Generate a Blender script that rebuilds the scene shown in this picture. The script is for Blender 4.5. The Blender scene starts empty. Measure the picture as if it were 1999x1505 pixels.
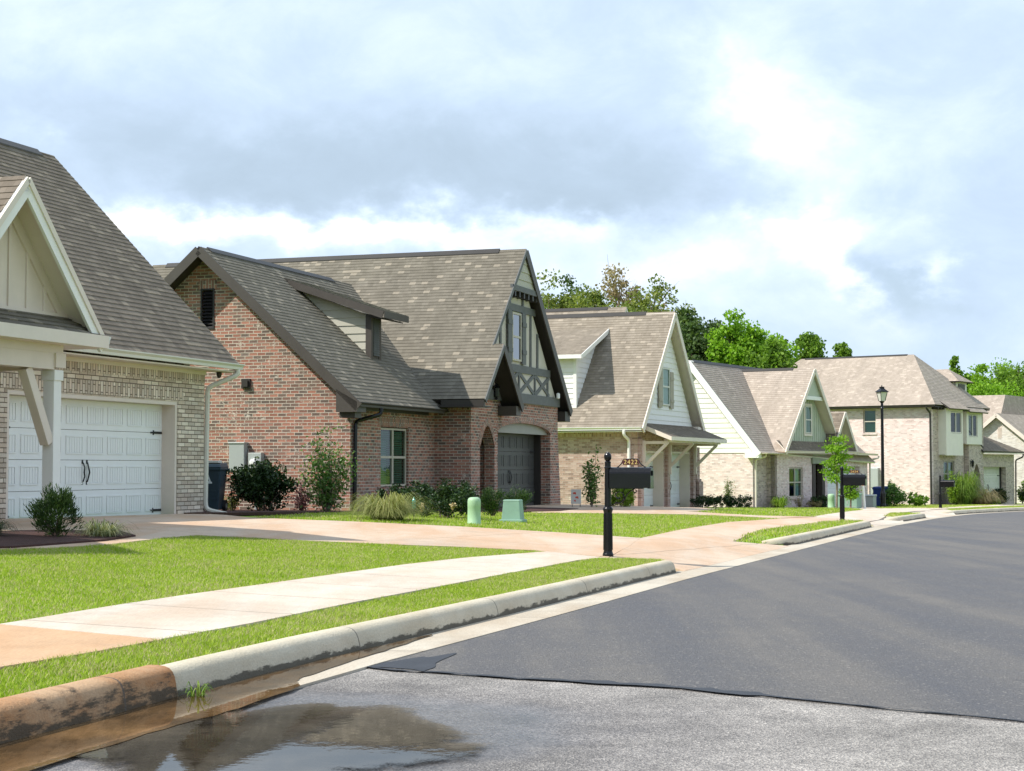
import bpy, bmesh, math, random
import numpy as np
from mathutils import Vector, Matrix, Quaternion
from mathutils.geometry import tessellate_polygon, delaunay_2d_cdt
random.seed(7)
R = math.radians
sc = bpy.context.scene
COL = sc.collection

# ---------------------------------------------------------------- camera
cam_d = bpy.data.cameras.new('camera')
cam_d.sensor_width = 36.0
cam_d.lens = 36.0 * 3300 / 1999
cam_d.clip_start = 0.1
cam_d.clip_end = 3000
cam = bpy.data.objects.new('camera', cam_d)
COL.objects.link(cam)
cam.location = (0, 0, 1.25)
cam.rotation_euler = (R(90) + math.atan((912 - 752.5) / 3300), 0, 0)
sc.camera = cam

# ---------------------------------------------------------------- light
SUN = Vector((0.90, 0.29, -1.0)).normalized()      # direction the light travels
sun_d = bpy.data.lights.new('sun', 'SUN')
sun_d.energy = 4.9
sun_d.angle = R(0.55)
sun_d.color = (1.0, 0.95, 0.87)
sun = bpy.data.objects.new('sun', sun_d)
COL.objects.link(sun)
sun.rotation_euler = SUN.to_track_quat('-Z', 'Y').to_euler()
sc.view_settings.view_transform = 'Standard'
sc.view_settings.look = 'None'
sc.view_settings.exposure = 0.34
sc.view_settings.gamma = 1.0
sc.view_settings.use_curve_mapping = False
sc.cycles.max_bounces = 6
sc.cycles.transparent_max_bounces = 12
sc.cycles.caustics_reflective = False
sc.cycles.caustics_refractive = False


class NT:
    """small helper for writing node trees"""
    def __init__(s, tree):
        s.t = tree; s.n = tree.nodes; s.l = tree.links
    def node(s, typ, **kw):
        n = s.n.new(typ)
        for k, v in kw.items():
            setattr(n, k, v)
        return n
    def put(s, sock, v):
        if hasattr(v, 'is_linked') or hasattr(v, 'links'):
            s.l.new(v, sock)
        else:
            if isinstance(v, (tuple, list)) and sock.type == 'RGBA' and len(v) == 3:
                v = (*v, 1)
            sock.default_value = v
    def m(s, op, a, b=0.0, c=None, clamp=False):
        n = s.node('ShaderNodeMath', operation=op, use_clamp=clamp)
        s.put(n.inputs[0], a); s.put(n.inputs[1], b)
        if c is not None:
            s.put(n.inputs[2], c)
        return n.outputs[0]
    def mix(s, f, a, b, blend='MIX'):
        n = s.node('ShaderNodeMix', data_type='RGBA', blend_type=blend)
        s.put(n.inputs[0], f); s.put(n.inputs[6], a); s.put(n.inputs[7], b)
        return n.outputs[2]
    def ramp(s, f, stops, interp='LINEAR'):
        n = s.node('ShaderNodeValToRGB')
        n.color_ramp.interpolation = interp
        e = n.color_ramp.elements
        while len(e) > 1:
            e.remove(e[-1])
        for i, (p, c) in enumerate(stops):
            if not isinstance(c, (tuple, list)):
                c = (c, c, c)
            x = e[0] if i == 0 else e.new(p)
            x.position = p; x.color = (*c, 1)
        s.put(n.inputs[0], f)
        return n.outputs[0]
    def noise(s, vec, scale, detail=4, rough=.55, dist=0.0, dim='3D', col=False):
        n = s.node('ShaderNodeTexNoise', noise_dimensions=dim)
        s.put(n.inputs['Vector'], vec)
        n.inputs['Scale'].default_value = scale
        n.inputs['Detail'].default_value = detail
        n.inputs['Roughness'].default_value = rough
        n.inputs['Distortion'].default_value = dist
        return n.outputs[1 if col else 0]
    def white(s, vec, dim='2D', col=False):
        n = s.node('ShaderNodeTexWhiteNoise', noise_dimensions=dim)
        s.put(n.inputs['Vector'], vec)
        return n.outputs[1 if col else 0]
    def xyz(s, v):
        n = s.node('ShaderNodeSeparateXYZ'); s.put(n.inputs[0], v)
        return n.outputs
    def comb(s, x, y, z=0.0):
        n = s.node('ShaderNodeCombineXYZ')
        s.put(n.inputs[0], x); s.put(n.inputs[1], y); s.put(n.inputs[2], z)
        return n.outputs[0]
    def vmath(s, op, a, b):
        n = s.node('ShaderNodeVectorMath', operation=op)
        s.put(n.inputs[0], a); s.put(n.inputs[1], b)
        return n.outputs[0]
    def maprange(s, v, a, b, c, d):
        n = s.node('ShaderNodeMapRange'); n.clamp = True
        s.put(n.inputs[0], v)
        for i, x in enumerate((a, b, c, d)):
            n.inputs[i + 1].default_value = x
        return n.outputs[0]


# ---------------------------------------------------------------- sky
world = bpy.data.worlds.new('World'); sc.world = world
world.use_nodes = True
W = NT(world.node_tree); W.n.clear()
tc = W.node('ShaderNodeTexCoord').outputs['Generated']
x, y, z = W.xyz(tc)
az = W.m('MULTIPLY', W.m('ARCTAN2', x, y), 10.0)
el = W.m('MULTIPLY', W.m('ARCSINE', z), 10.0)
uv0 = W.comb(az, W.m('MULTIPLY', el, 1.5), 0.0)
warp = W.noise(uv0, 0.85, 4, .55, col=True)
wv = W.vmath('SUBTRACT', warp, (.5, .5, .5))
warp2 = W.noise(uv0, 3.5, 5, .6, col=True)
wv2 = W.vmath('SUBTRACT', warp2, (.5, .5, .5))
wx, wy, _ = W.xyz(wv)
w2x, w2y, _ = W.xyz(wv2)
U = W.m('ADD', W.m('ADD', az, W.m('MULTIPLY', wx, 1.3)), W.m('MULTIPLY', w2x, .7))
V = W.m('ADD', W.m('ADD', el, W.m('MULTIPLY', wy, .55)), W.m('MULTIPLY', w2y, .34))


def blob(px, py, sx, sy):
    u0 = (px - 999.5) / 330; v0 = (912 - py) / 330
    a = W.m('DIVIDE', W.m('SUBTRACT', U, u0), sx / 330)
    b = W.m('DIVIDE', W.m('SUBTRACT', V, v0), sy / 330)
    return W.m('EXPONENT', W.m('MULTIPLY', W.m('ADD', W.m('MULTIPLY', a, a), W.m('MULTIPLY', b, b)), -1.0))


fb = W.noise(uv0, 1.1, 10, .63, .35)
L = W.m('ADD', .525, W.m('MULTIPLY', W.m('SUBTRACT', fb, .5), .50))
for (px, py, sx, sy, a) in [
        (520, 330, 400, 80, -.17), (1150, 355, 450, 75, -.18), (800, 270, 700, 120, -.13), (560, 385, 190, 45, -.12), (1080, 400, 160, 40, -.13),
        (330, 455, 300, 38, .38), (820, 450, 330, 34, .36), (1250, 520, 240, 50, .22), (1100, 440, 60, 30, .12),
        (1490, 160, 140, 110, .21), (1600, 290, 120, 120, .22), (1250, 40, 200, 80, -.06), (1650, 470, 150, 70, .36), (1850, 60, 200, 120, -.04), (1800, 260, 120, 90, .10),
        (1780, 580, 150, 80, -.14), (1730, 510, 60, 60, -.18), (1640, 560, 70, 40, .20), (1480, 440, 90, 40, .18), (1860, 545, 60, 40, .34), (1700, 640, 130, 45, .16), (1480, 560, 120, 60, -.04),
        (80, 60, 250, 90, .10), (60, 260, 60, 30, .12), (150, 240, 200, 70, -.06), (1100, 130, 320, 80, .06), (640, 40, 300, 60, .06), (1300, 600, 200, 60, .14), (1950, 440, 160, 100, -.12)]:
    L = W.m('ADD', L, W.m('MULTIPLY', blob(px, py, sx, sy), a))
cloud = W.ramp(L, [(0.0, (.36, .455, .55)), (.3, (.445, .56, .69)), (.5, (.55, .68, .85)), (.66, (.69, .81, .97)), (.85, (.98, .99, 1.0)), (1.0, (1.0, 1.0, 1.0))])
nish = W.node('ShaderNodeTexSky', sky_type='NISHITA')
nish.sun_disc = False
nish.sun_elevation = math.asin(-SUN.z)
nish.sun_rotation = math.atan2(-SUN.x, -SUN.y)
blue = W.m('MULTIPLY', W.m('ADD', blob(1760, 560, 110, 90), W.m('MULTIPLY', blob(1650, 650, 120, 40), .5)), .30)
skyc = W.mix(blue, W.vmath('MULTIPLY', cloud, (10.0, 10.0, 10.0)), nish.outputs[0])
gfac = W.maprange(el, -.35, -.02, 0, 1)
skyc = W.mix(gfac, (2.6, 2.7, 2.5), skyc)
bg = W.node('ShaderNodeBackground'); bg.inputs['Strength'].default_value = 0.1
W.put(bg.inputs['Color'], skyc)
W.l.new(bg.outputs[0], W.node('ShaderNodeOutputWorld').inputs['Surface'])

# ---------------------------------------------------------------- materials
MATS = {}


def new_mat(name):
    m = bpy.data.materials.new(name); m.use_nodes = True
    t = NT(m.node_tree)
    b = t.n['Principled BSDF']
    MATS[name] = m
    return m, t, b


def coords(t, kind='Object'):
    return t.node('ShaderNodeTexCoord').outputs[kind]


def bump(t, b, h, dist=.01, strength=1.0):
    n = t.node('ShaderNodeBump'); n.inputs['Distance'].default_value = dist
    n.inputs['Strength'].default_value = strength
    t.put(n.inputs['Height'], h)
    t.l.new(n.outputs[0], b.inputs['Normal'])


def paint(name, col, rough=.55, var=.10, scale=3.0, metal=0.0, spec=.4, grain=0.0):
    """a paint / plain surface with faint uneven tone and a slight surface grain"""
    m, t, b = new_mat(name)
    co = coords(t)
    n = t.noise(co, scale, 5, .6)
    n2 = t.noise(co, scale * 14, 3, .6)
    f = t.m('ADD', t.m('MULTIPLY', n, .7), t.m('MULTIPLY', n2, .3))
    lo = tuple(c * (1 - var) for c in col); hi = tuple(min(1, c * (1 + var)) for c in col)
    t.put(b.inputs['Base Color'], t.ramp(f, [(.3, lo), (.7, hi)]))
    t.put(b.inputs['Roughness'], t.maprange(n2, .3, .7, rough - .07, rough + .07))
    b.inputs['Metallic'].default_value = metal
    b.inputs['Specular IOR Level'].default_value = spec
    if grain:
        bump(t, b, t.noise(co, 60, 3, .6), grain)
    return m


def brick(name, cols, mortar, bw=.25, bh=.081, mo=.013, smear=None, smear_amt=.0, tone_r=(.62, 1.32)):
    m, t, b = new_mat(name)
    uv = coords(t, 'UV')
    wob = t.noise(uv, 9, 3, .6, col=True)
    wx, wy, _ = t.xyz(t.vmath('SUBTRACT', wob, (.5, .5, .5)))
    u, v, _ = t.xyz(uv)
    u = t.m('ADD', u, t.m('MULTIPLY', wx, .012)); v = t.m('ADD', v, t.m('MULTIPLY', wy, .010))
    vr = t.m('DIVIDE', v, bh); r = t.m('FLOOR', vr)
    off = t.m('MULTIPLY', t.m('FLOORED_MODULO', r, 2.0), .5)
    ur = t.m('ADD', t.m('DIVIDE', u, bw), off); c = t.m('FLOOR', ur)
    fu = t.m('SUBTRACT', ur, c); fv = t.m('SUBTRACT', vr, r)
    du = t.m('MULTIPLY', t.m('MINIMUM', fu, t.m('SUBTRACT', 1.0, fu)), bw)
    dv = t.m('MULTIPLY', t.m('MINIMUM', fv, t.m('SUBTRACT', 1.0, fv)), bh)
    d = t.m('MINIMUM', du, dv)
    mask = t.maprange(d, mo * .35, mo * .65, 0, 1)
    idv = t.comb(t.m('ADD', c, 3.5), t.m('ADD', r, .5))
    rnd = t.white(idv)
    rnd2 = t.white(t.vmath('ADD', idv, (71.0, 13.0, 0.0)))
    n = len(cols)
    base = t.ramp(rnd, [((i + .0) / n, cc) for i, cc in enumerate(cols)], 'CONSTANT')
    grain = t.noise(uv, 40, 4, .65)
    tone = t.m('ADD', t.m('MULTIPLY', rnd2, .45), t.m('MULTIPLY', grain, .55))
    base = t.mix(1.0, base, t.ramp(tone, [(.15, tone_r[0]), (.85, tone_r[1])]), 'MULTIPLY')
    if smear:
        sm = t.noise(uv, 5.0, 6, .7)
        sm2 = t.noise(uv, .7, 3, .6)
        f = t.m('MULTIPLY', t.maprange(t.m('ADD', sm, t.m('MULTIPLY', sm2, .3)), .74, .86, 0, 1), smear_amt)
        base = t.mix(f, base, smear)
        chip = t.m('MULTIPLY', t.maprange(t.m('ADD', t.noise(uv, 17.0, 4, .7), t.m('MULTIPLY', t.m('SUBTRACT', sm2, .5), .35)), .63, .69, 0, 1), smear_amt)
        base = t.mix(chip, base, tuple(min(1, q * 1.12) for q in smear))
    mcol = t.mix(1.0, mortar, t.ramp(t.noise(uv, 3, 5, .65), [(.3, .78), (.7, 1.15)]), 'MULTIPLY')
    t.put(b.inputs['Base Color'], t.mix(mask, mcol, base))
    b.inputs['Roughness'].default_value = .88
    b.inputs['Specular IOR Level'].default_value = .25
    bump(t, b, t.m('ADD', mask, t.m('MULTIPLY', grain, .35)), .012)
    return m


def shingle(name, dark, mid, light, tan, course=.135):
    m, t, b = new_mat(name)
    uv = coords(t, 'UV')
    u, v, _ = t.xyz(uv)
    r = t.m('FLOOR', t.m('ADD', t.m('DIVIDE', v, course), .0005))
    sh = t.white(t.comb(r, 4.5))
    uu = t.m('ADD', u, t.m('MULTIPLY', sh, 7.0))
    c1 = t.m('FLOOR', t.m('DIVIDE', uu, .19)); c2 = t.m('FLOOR', t.m('DIVIDE', uu, .095))
    a = t.white(t.comb(t.m('ADD', c1, .5), t.m('ADD', r, .5)))
    a2 = t.white(t.comb(t.m('ADD', c2, 9.5), t.m('ADD', r, .5)))
    patch = t.noise(uv, .55, 3, .6)
    k = t.m('ADD', t.m('ADD', t.m('MULTIPLY', a, .5), t.m('MULTIPLY', a2, .3)), t.m('MULTIPLY', patch, .25))
    col = t.ramp(k, [(.18, dark), (.5, mid), (.78, light)])
    tanf = t.m('GREATER_THAN', t.m('ADD', a, t.m('MULTIPLY', t.m('SUBTRACT', patch, .5), .30)), .925)
    col = t.mix(tanf, col, tan)
    gr = t.noise(uv, 130, 2, .7)
    col = t.mix(1.0, col, t.ramp(gr, [(.3, .8), (.7, 1.2)]), 'MULTIPLY')
    st = t.noise(t.comb(t.m('MULTIPLY', u, 1.5), t.m('MULTIPLY', v, .25)), 1.0, 4, .6)
    col = t.mix(1.0, col, t.ramp(st, [(.3, .86), (.7, 1.1)]), 'MULTIPLY')
    t.put(b.inputs['Base Color'], col)
    b.inputs['Roughness'].default_value = .92
    b.inputs['Specular IOR Level'].default_value = .2
    bump(t, b, t.m('ADD', gr, t.m('MULTIPLY', a2, .6)), .006)
    return m


def siding(name, col, h=.19, var=.06):
    m = paint(name, col, .6, var, 1.5)
    return m


def concrete(name, col, stain=None, stain_amt=.5, joint=(1.55, 0, 0), rough=.85, dirt=.25):
    m, t, b = new_mat(name)
    co = coords(t)
    n1 = t.noise(co, .35, 5, .6); n2 = t.noise(co, 2.2, 6, .65); n3 = t.noise(co, 60, 3, .7)
    f = t.m('ADD', t.m('MULTIPLY', n1, .5), t.m('MULTIPLY', n2, .5))
    c = t.ramp(f, [(.32, tuple(x * (1 - dirt) for x in col)), (.5, col), (.68, tuple(min(1, x * 1.1) for x in col))])
    if stain:
        # rusty clay stains, stretched along the slab
        mp = t.node('ShaderNodeMapping'); mp.inputs['Rotation'].default_value = (0, 0, R(20)); mp.inputs['Scale'].default_value = (1.4, .3, 1)
        t.l.new(co, mp.inputs[0])
        s1 = t.noise(mp.outputs[0], .9, 6, .62, .3)
        sf = t.m('MULTIPLY', t.maprange(s1, .40, .62, 0, 1), stain_amt)
        c = t.mix(sf, c, stain)
    c = t.mix(1.0, c, t.ramp(n3, [(.3, .88), (.7, 1.1)]), 'MULTIPLY')
    jf = None
    if joint:          # tooled joints, cut square to the street
        mp2 = t.node('ShaderNodeMapping'); mp2.inputs['Rotation'].default_value = (0, 0, joint[2]); t.l.new(co, mp2.inputs[0])
        jx, jy, _ = t.xyz(mp2.outputs[0])
        for q, sp_ in ((jy, joint[0]), (jx, joint[1])):
            if not sp_: continue
            e = t.m('ABSOLUTE', t.m('SUBTRACT', t.m('FLOORED_MODULO', q, sp_), sp_ / 2))
            k = t.maprange(e, .006, .014, 1, 0)
            jf = k if jf is None else t.m('MAXIMUM', jf, k)
        c = t.mix(t.m('MULTIPLY', jf, .62), c, (.16, .125, .095))
    br = t.noise(t.vmath('MULTIPLY', co, (90.0, 6.0, 1.0)), 1.0, 2, .5)
    c = t.mix(1.0, c, t.ramp(br, [(.3, .94), (.7, 1.05)]), 'MULTIPLY')
    spot = t.maprange(t.noise(co, 1.1, 7, .72, .6), .60, .72, 0, 1)
    c = t.mix(t.m('MULTIPLY', spot, .35), c, (.30, .25, .20))
    t.put(b.inputs['Base Color'], c)
    b.inputs['Roughness'].default_value = rough
    b.inputs['Specular IOR Level'].default_value = .3
    h_ = t.m('ADD', t.m('MULTIPLY', n3, .6), n2)
    bump(t, b, t.m('SUBTRACT', h_, t.m('MULTIPLY', jf, 1.5)) if jf is not None else h_, .006)
    return m


def foliage(name, a, b_, c, trans=.35, rough=.55):
    m, t, b = new_mat(name)
    g = t.node('ShaderNodeNewGeometry')
    rnd = g.outputs['Random Per Island']
    co = coords(t)
    n = t.noise(co, .9, 3, .6)
    k = t.m('ADD', t.m('MULTIPLY', rnd, .6), t.m('MULTIPLY', n, .4))
    col = t.ramp(k, [(.2, a), (.5, b_), (.85, c)])
    t.put(b.inputs['Base Color'], col)
    b.inputs['Roughness'].default_value = rough
    b.inputs['Specular IOR Level'].default_value = .25
    tr = t.node('ShaderNodeBsdfTranslucent')
    t.put(tr.inputs[0], t.mix(1.0, col, (1.25, 1.25, .8), 'MULTIPLY'))
    mx = t.node('ShaderNodeMixShader'); mx.inputs[0].default_value = trans
    t.l.new(b.outputs[0], mx.inputs[1]); t.l.new(tr.outputs[0], mx.inputs[2])
    t.l.new(mx.outputs[0], t.n['Material Output'].inputs[0])
    return m


def glass(name, tint=(.35, .55, .48), refl=1.0):
    m, t, b = new_mat(name)
    t.n.remove(b)
    fr = t.node('ShaderNodeFresnel'); fr.inputs[0].default_value = 1.5
    tr = t.node('ShaderNodeBsdfTransparent'); tr.inputs[0].default_value = (*tint, 1)
    gl = t.node('ShaderNodeBsdfGlossy'); gl.inputs['Roughness'].default_value = .02
    co = coords(t)
    bp = t.node('ShaderNodeBump'); bp.inputs['Distance'].default_value = .004
    t.put(bp.inputs['Height'], t.noise(co, 1.6, 2, .5)); t.l.new(bp.outputs[0], gl.inputs['Normal'])
    mx = t.node('ShaderNodeMixShader')
    t.put(mx.inputs[0], t.m('ADD', t.m('MULTIPLY', fr.outputs[0], refl), .05, clamp=True))
    t.l.new(tr.outputs[0], mx.inputs[1]); t.l.new(gl.outputs[0], mx.inputs[2])
    t.l.new(mx.outputs[0], t.n['Material Output'].inputs[0])
    return m


brick('brick_cream', [(.62, .525, .425), (.66, .57, .47), (.57, .475, .38), (.68, .60, .50), (.61, .505, .41), (.53, .435, .345)], (.20, .16, .12), smear=(.62, .57, .50), smear_amt=.5)
brick('brick_red', [(.37, .17, .125), (.33, .15, .11), (.235, .135, .105), (.36, .17, .12), (.19, .13, .105), (.33, .15, .105), (.16, .12, .10), (.28, .145, .11), (.34, .155, .11), (.18, .12, .095), (.24, .13, .10), (.38, .20, .145)], (.56, .49, .41), smear=(.66, .59, .50), smear_amt=.9, mo=.017, bw=.225, bh=.078, tone_r=(.66, 1.3))
brick('brick_tan', [(.44, .30, .255), (.48, .345, .30), (.41, .27, .225), (.51, .385, .34), (.31, .21, .18), (.45, .31, .265)], (.56, .45, .40), .21, .075, .013, (.68, .61, .54), .8, (.8, 1.16))
brick('brick_pale_pink', [(.74, .585, .55), (.77, .63, .60), (.71, .55, .515), (.77, .66, .63), (.60, .46, .43), (.75, .60, .565)], (.78, .68, .65), .21, .075, .013, (.78, .71, .65), .7, (.84, 1.12))
brick('brick_pink_grey', [(.52, .42, .36), (.57, .47, .41), (.46, .365, .315), (.59, .50, .44), (.36, .29, .255), (.53, .43, .37), (.55, .455, .395)], (.60, .53, .47), .21, .075, .013, (.68, .61, .55), .7, (.8, 1.15))
brick('brick_white', [(.70, .66, .60), (.76, .73, .68), (.64, .59, .53), (.73, .69, .62)], (.68, .63, .57), .21, .075, .012, None, 0, (.85, 1.1))
shingle('shingle_brown', (.155, .128, .100), (.188, .156, .122), (.222, .185, .145), (.262, .219, .168))
shingle('shingle_grey', (.146, .130, .103), (.168, .150, .119), (.192, .172, .138), (.275, .240, .188))
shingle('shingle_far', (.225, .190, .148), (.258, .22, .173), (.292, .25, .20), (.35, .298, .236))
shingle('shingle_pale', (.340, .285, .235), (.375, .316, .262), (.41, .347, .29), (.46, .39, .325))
paint('trim_cream', (.69, .61, .53), .5, .06)
paint('trim_shaded_tan', (.68, .59, .51), .55, .06)
paint('trim_dark', (.032, .028, .024), .5, .15)
paint('trim_dark_face', (.062, .053, .045), .5, .12)
paint('timber_grey', (.105, .108, .106), .6, .18, 5)
paint('stucco_beige', (.52, .48, .42), .8, .07, 4, grain=.004)
paint('siding_tan', (.42, .40, .33), .6, .07)
paint('siding_white', (.77, .75, .74), .6, .05)
paint('siding_cream_green', (.75, .73, .67), .6, .05)
paint('siding_sage', (.42, .46, .37), .6, .07)
paint('siding_ivory', (.74, .69, .63), .6, .05)
paint('trim_white', (.78, .77, .74), .45, .04)
paint('trim_grey_white', (.62, .61, .56), .5, .06)
paint('gutter_cream', (.63, .62, .55), .35, .05)
paint('door_white', (.78, .80, .79), .4, .03)
paint('door_grey', (.066, .066, .062), .5, .08)
paint('door_cream', (.62, .62, .55), .5, .04)
paint('transom_beige', (.30, .295, .26), .6, .06)
paint('shutter_tan', (.36, .32, .26), .65, .1)
paint('window_frame_tan', (.46, .42, .34), .5, .05)
paint('black_iron', (.006, .006, .008), .2, .3, 6, spec=.32)
paint('black_hardware', (.02, .02, .022), .5, .2)
paint('vent_black', (.02, .018, .018), .6, .2)
paint('meter_grey', (.40, .43, .42), .45, .05, metal=.2)
paint('wood_post', (.27, .21, .165), .75, .18, 6, grain=.004)
paint('dark_post', (.055, .042, .035), .7, .2)
paint('sage_beam', (.27, .30, .235), .7, .1)
paint('curtain_white', (.72, .74, .80), .9, .10, 6)
paint('blind_green', (.13, .27, .21), .7, .10)
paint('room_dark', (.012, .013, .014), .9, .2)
paint('soil_mulch', (.060, .026, .020), .95, .45, 14, grain=.02)
paint('plastic_green', (.33, .50, .31), .5, .06)
paint('metal_green', (.21, .34, .265), .5, .12)
paint('cart_dark_green', (.026, .052, .072), .45, .15)
paint('cart_blue', (.012, .035, .17), .4, .12)
paint('cart_lid_grey', (.30, .30, .32), .5, .1)
paint('mark_white', (.72, .80, .84), .5, .08)
paint('pvc_white', (.85, .85, .83), .4, .04)
paint('orange_paint', (.80, .17, .03), .5, .08)
paint('sign_red', (.62, .10, .06), .6, .1)
paint('teal_glass', (.01, .40, .36), .2, .1, spec=.7)
paint('gold_digit', (.60, .44, .16), .4, .08)
paint('plaque_maroon', (.07, .018, .018), .45, .2)
paint('lamp_glass', (.58, .57, .50), .2, .1, spec=.6)
paint('bark', (.13, .095, .07), .9, .35, 8, grain=.02)
paint('bark_pale', (.24, .19, .15), .9, .3, 8, grain=.02)
paint('white_lens', (.8, .8, .78), .2, .05)
paint('tar', (.028, .03, .036), .62, .3, 4)
paint('curb_mark_teal', (.05, .30, .28), .8, .3, 20)
glass('glass_green', (.55, .72, .65), .55)
glass('glass_sky', (.14, .17, .2), 2.2)
concrete('concrete_walk', (.56, .495, .415), (.48, .335, .225), .50, (1.52, 0, R(19)))
concrete('concrete_orange', (.50, .335, .205), (.46, .25, .12), .55, (3.1, 0, R(19)))
concrete('concrete_drive', (.52, .41, .31), (.48, .30, .18), .70, (3.6, 3.3, R(24)))
concrete('concrete_gutter', (.48, .43, .35), (.34, .25, .16), .5, (3.05, 0, R(19)))

# kerb concrete: u = metres along the kerb, v = metres above the gutter
def kerb_mat(name, col, top, stain, black_amt):
    m, t, b = new_mat(name)
    u, v, _ = t.xyz(coords(t, 'UV'))
    co = coords(t)
    n1 = t.noise(co, 1.2, 5, .6); n2 = t.noise(t.comb(t.m('MULTIPLY', u, 4.0), t.m('MULTIPLY', v, 14.0)), 1.0, 7, .72); n3 = t.noise(co, 70, 3, .7)
    n4 = t.noise(t.comb(t.m('MULTIPLY', u, 1.4), t.m('MULTIPLY', v, 3.0), 4.0), 1.0, 6, .7)
    c = t.mix(t.maprange(n1, .35, .65, 0, 1), col, top)
    c = t.mix(t.m('MULTIPLY', t.maprange(n4, .45, .65, 0, 1), stain[3]), c, stain[:3])
    low = t.m('SUBTRACT', n2, t.m('MULTIPLY', v, black_amt[0]))
    c = t.mix(t.m('MULTIPLY', t.maprange(low, black_amt[1], black_amt[1] + .1, 0, 1), .88), c, (.045, .036, .022))
    joint = t.m('LESS_THAN', t.m('ABSOLUTE', t.m('SUBTRACT', t.m('FLOORED_MODULO', u, 3.05), 1.5)), .008)
    c = t.mix(t.m('MULTIPLY', joint, .8), c, (.09, .075, .06))
    c = t.mix(1.0, c, t.ramp(n3, [(.3, .85), (.7, 1.12)]), 'MULTIPLY')
    t.put(b.inputs['Base Color'], c)
    b.inputs['Roughness'].default_value = .85
    bump(t, b, t.m('ADD', n3, n2), .006)


kerb_mat('kerb_pale', (.50, .44, .325), (.58, .52, .40), (.42, .32, .20, .35), (6.5, .22))
kerb_mat('kerb_clay', (.36, .20, .09), (.46, .31, .185), (.34, .145, .045, .9), (1.2, .37))

# asphalt
m, t, b = new_mat('asphalt_new')
co = coords(t)
mp = t.node('ShaderNodeMapping'); mp.inputs['Rotation'].default_value = (0, 0, R(19)); mp.inputs['Scale'].default_value = (1.0, .06, 1)
t.l.new(co, mp.inputs[0])
n1 = t.noise(mp.outputs[0], 1.3, 6, .6, .15); n2 = t.noise(co, 1.6, 7, .68, .3); n3 = t.noise(co, 48, 4, .85); n4 = t.noise(co, .28, 3, .5)
sp = t.node('ShaderNodeTexVoronoi'); sp.inputs['Scale'].default_value = 70; t.l.new(co, sp.inputs['Vector'])
f = t.m('ADD', t.m('ADD', t.m('MULTIPLY', n1, .62), t.m('MULTIPLY', n2, .22)), t.m('MULTIPLY', n4, .16))
c = t.ramp(f, [(.36, (.072, .068, .071)), (.47, (.094, .088, .086)), (.54, (.116, .107, .099)), (.64, (.146, .133, .119))])
c = t.mix(1.0, c, t.ramp(n3, [(.28, .6), (.72, 1.42)]), 'MULTIPLY')
fleck = t.m('MULTIPLY', t.m('GREATER_THAN', t.white(sp.outputs['Position'], '3D'), .965), .45)
c = t.mix(fleck, c, (.30, .275, .24))
oil = t.maprange(t.noise(co, 1.9, 4, .5), .70, .76, 0, 1)
c = t.mix(t.m('MULTIPLY', oil, .55), c, (.035, .035, .04))
t.put(b.inputs['Base Color'], c)
t.put(b.inputs['Roughness'], t.maprange(f, .36, .62, .55, .78))
b.inputs['Specular IOR Level'].default_value = .45
bump(t, b, t.m('ADD', n3, t.m('MULTIPLY', sp.outputs['Distance'], .8)), .008)

m, t, b = new_mat('asphalt_old')
co = coords(t)
n1 = t.noise(co, .8, 6, .62, .5); n2 = t.noise(co, 3.0, 6, .68)
sp = t.node('ShaderNodeTexVoronoi'); sp.inputs['Scale'].default_value = 105; t.l.new(co, sp.inputs['Vector'])
ag = t.white(sp.outputs['Position'], '3D')
x, y, _ = t.xyz(t.vmath('ADD', co, t.vmath('MULTIPLY', t.vmath('SUBTRACT', t.noise(co, 1.7, 5, .6, col=True), (.5, .5, .5)), (.9, .9, 0))))
# damp area that spreads from the puddle (a wet mark on the ground with its own outline)
dx = t.m('DIVIDE', t.m('ADD', x, 1.05), 1.75); dy = t.m('DIVIDE', t.m('SUBTRACT', y, 8.20), 1.45)
rr = t.m('SQRT', t.m('ADD', t.m('MULTIPLY', dx, dx), t.m('MULTIPLY', dy, dy)))
wet = t.maprange(rr, .62, .95, 1, 0)
damp = t.maprange(t.m('ADD', rr, t.m('MULTIPLY', t.m('SUBTRACT', n2, .5), .7)), .75, 1.65, 1, 0)
c = t.ramp(ag, [(.0, (.17, .155, .145)), (.35, (.27, .25, .228)), (.7, (.36, .332, .30)), (1.0, (.52, .48, .43))])
c = t.mix(1.0, c, t.ramp(t.m('ADD', t.m('MULTIPLY', n1, .6), t.m('MULTIPLY', n2, .4)), [(.36, .62), (.64, 1.25)]), 'MULTIPLY')
c = t.mix(t.m('MULTIPLY', damp, .75), c, t.mix(1.0, c, (.42, .42, .46), 'MULTIPLY'))
c = t.mix(t.m('MULTIPLY', wet, .6), c, t.mix(1.0, c, (.5, .5, .52), 'MULTIPLY'))
t.put(b.inputs['Base Color'], c)
t.put(b.inputs['Roughness'], t.m('SUBTRACT', .8, t.m('MULTIPLY', wet, .62)))
b.inputs['Specular IOR Level'].default_value = .45
bump(t, b, t.m('MULTIPLY', t.m('ADD', t.m('MULTIPLY', sp.outputs['Distance'], 1.2), ag), t.m('SUBTRACT', 1.0, t.m('MULTIPLY', wet, .93))), .008, .8)

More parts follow.
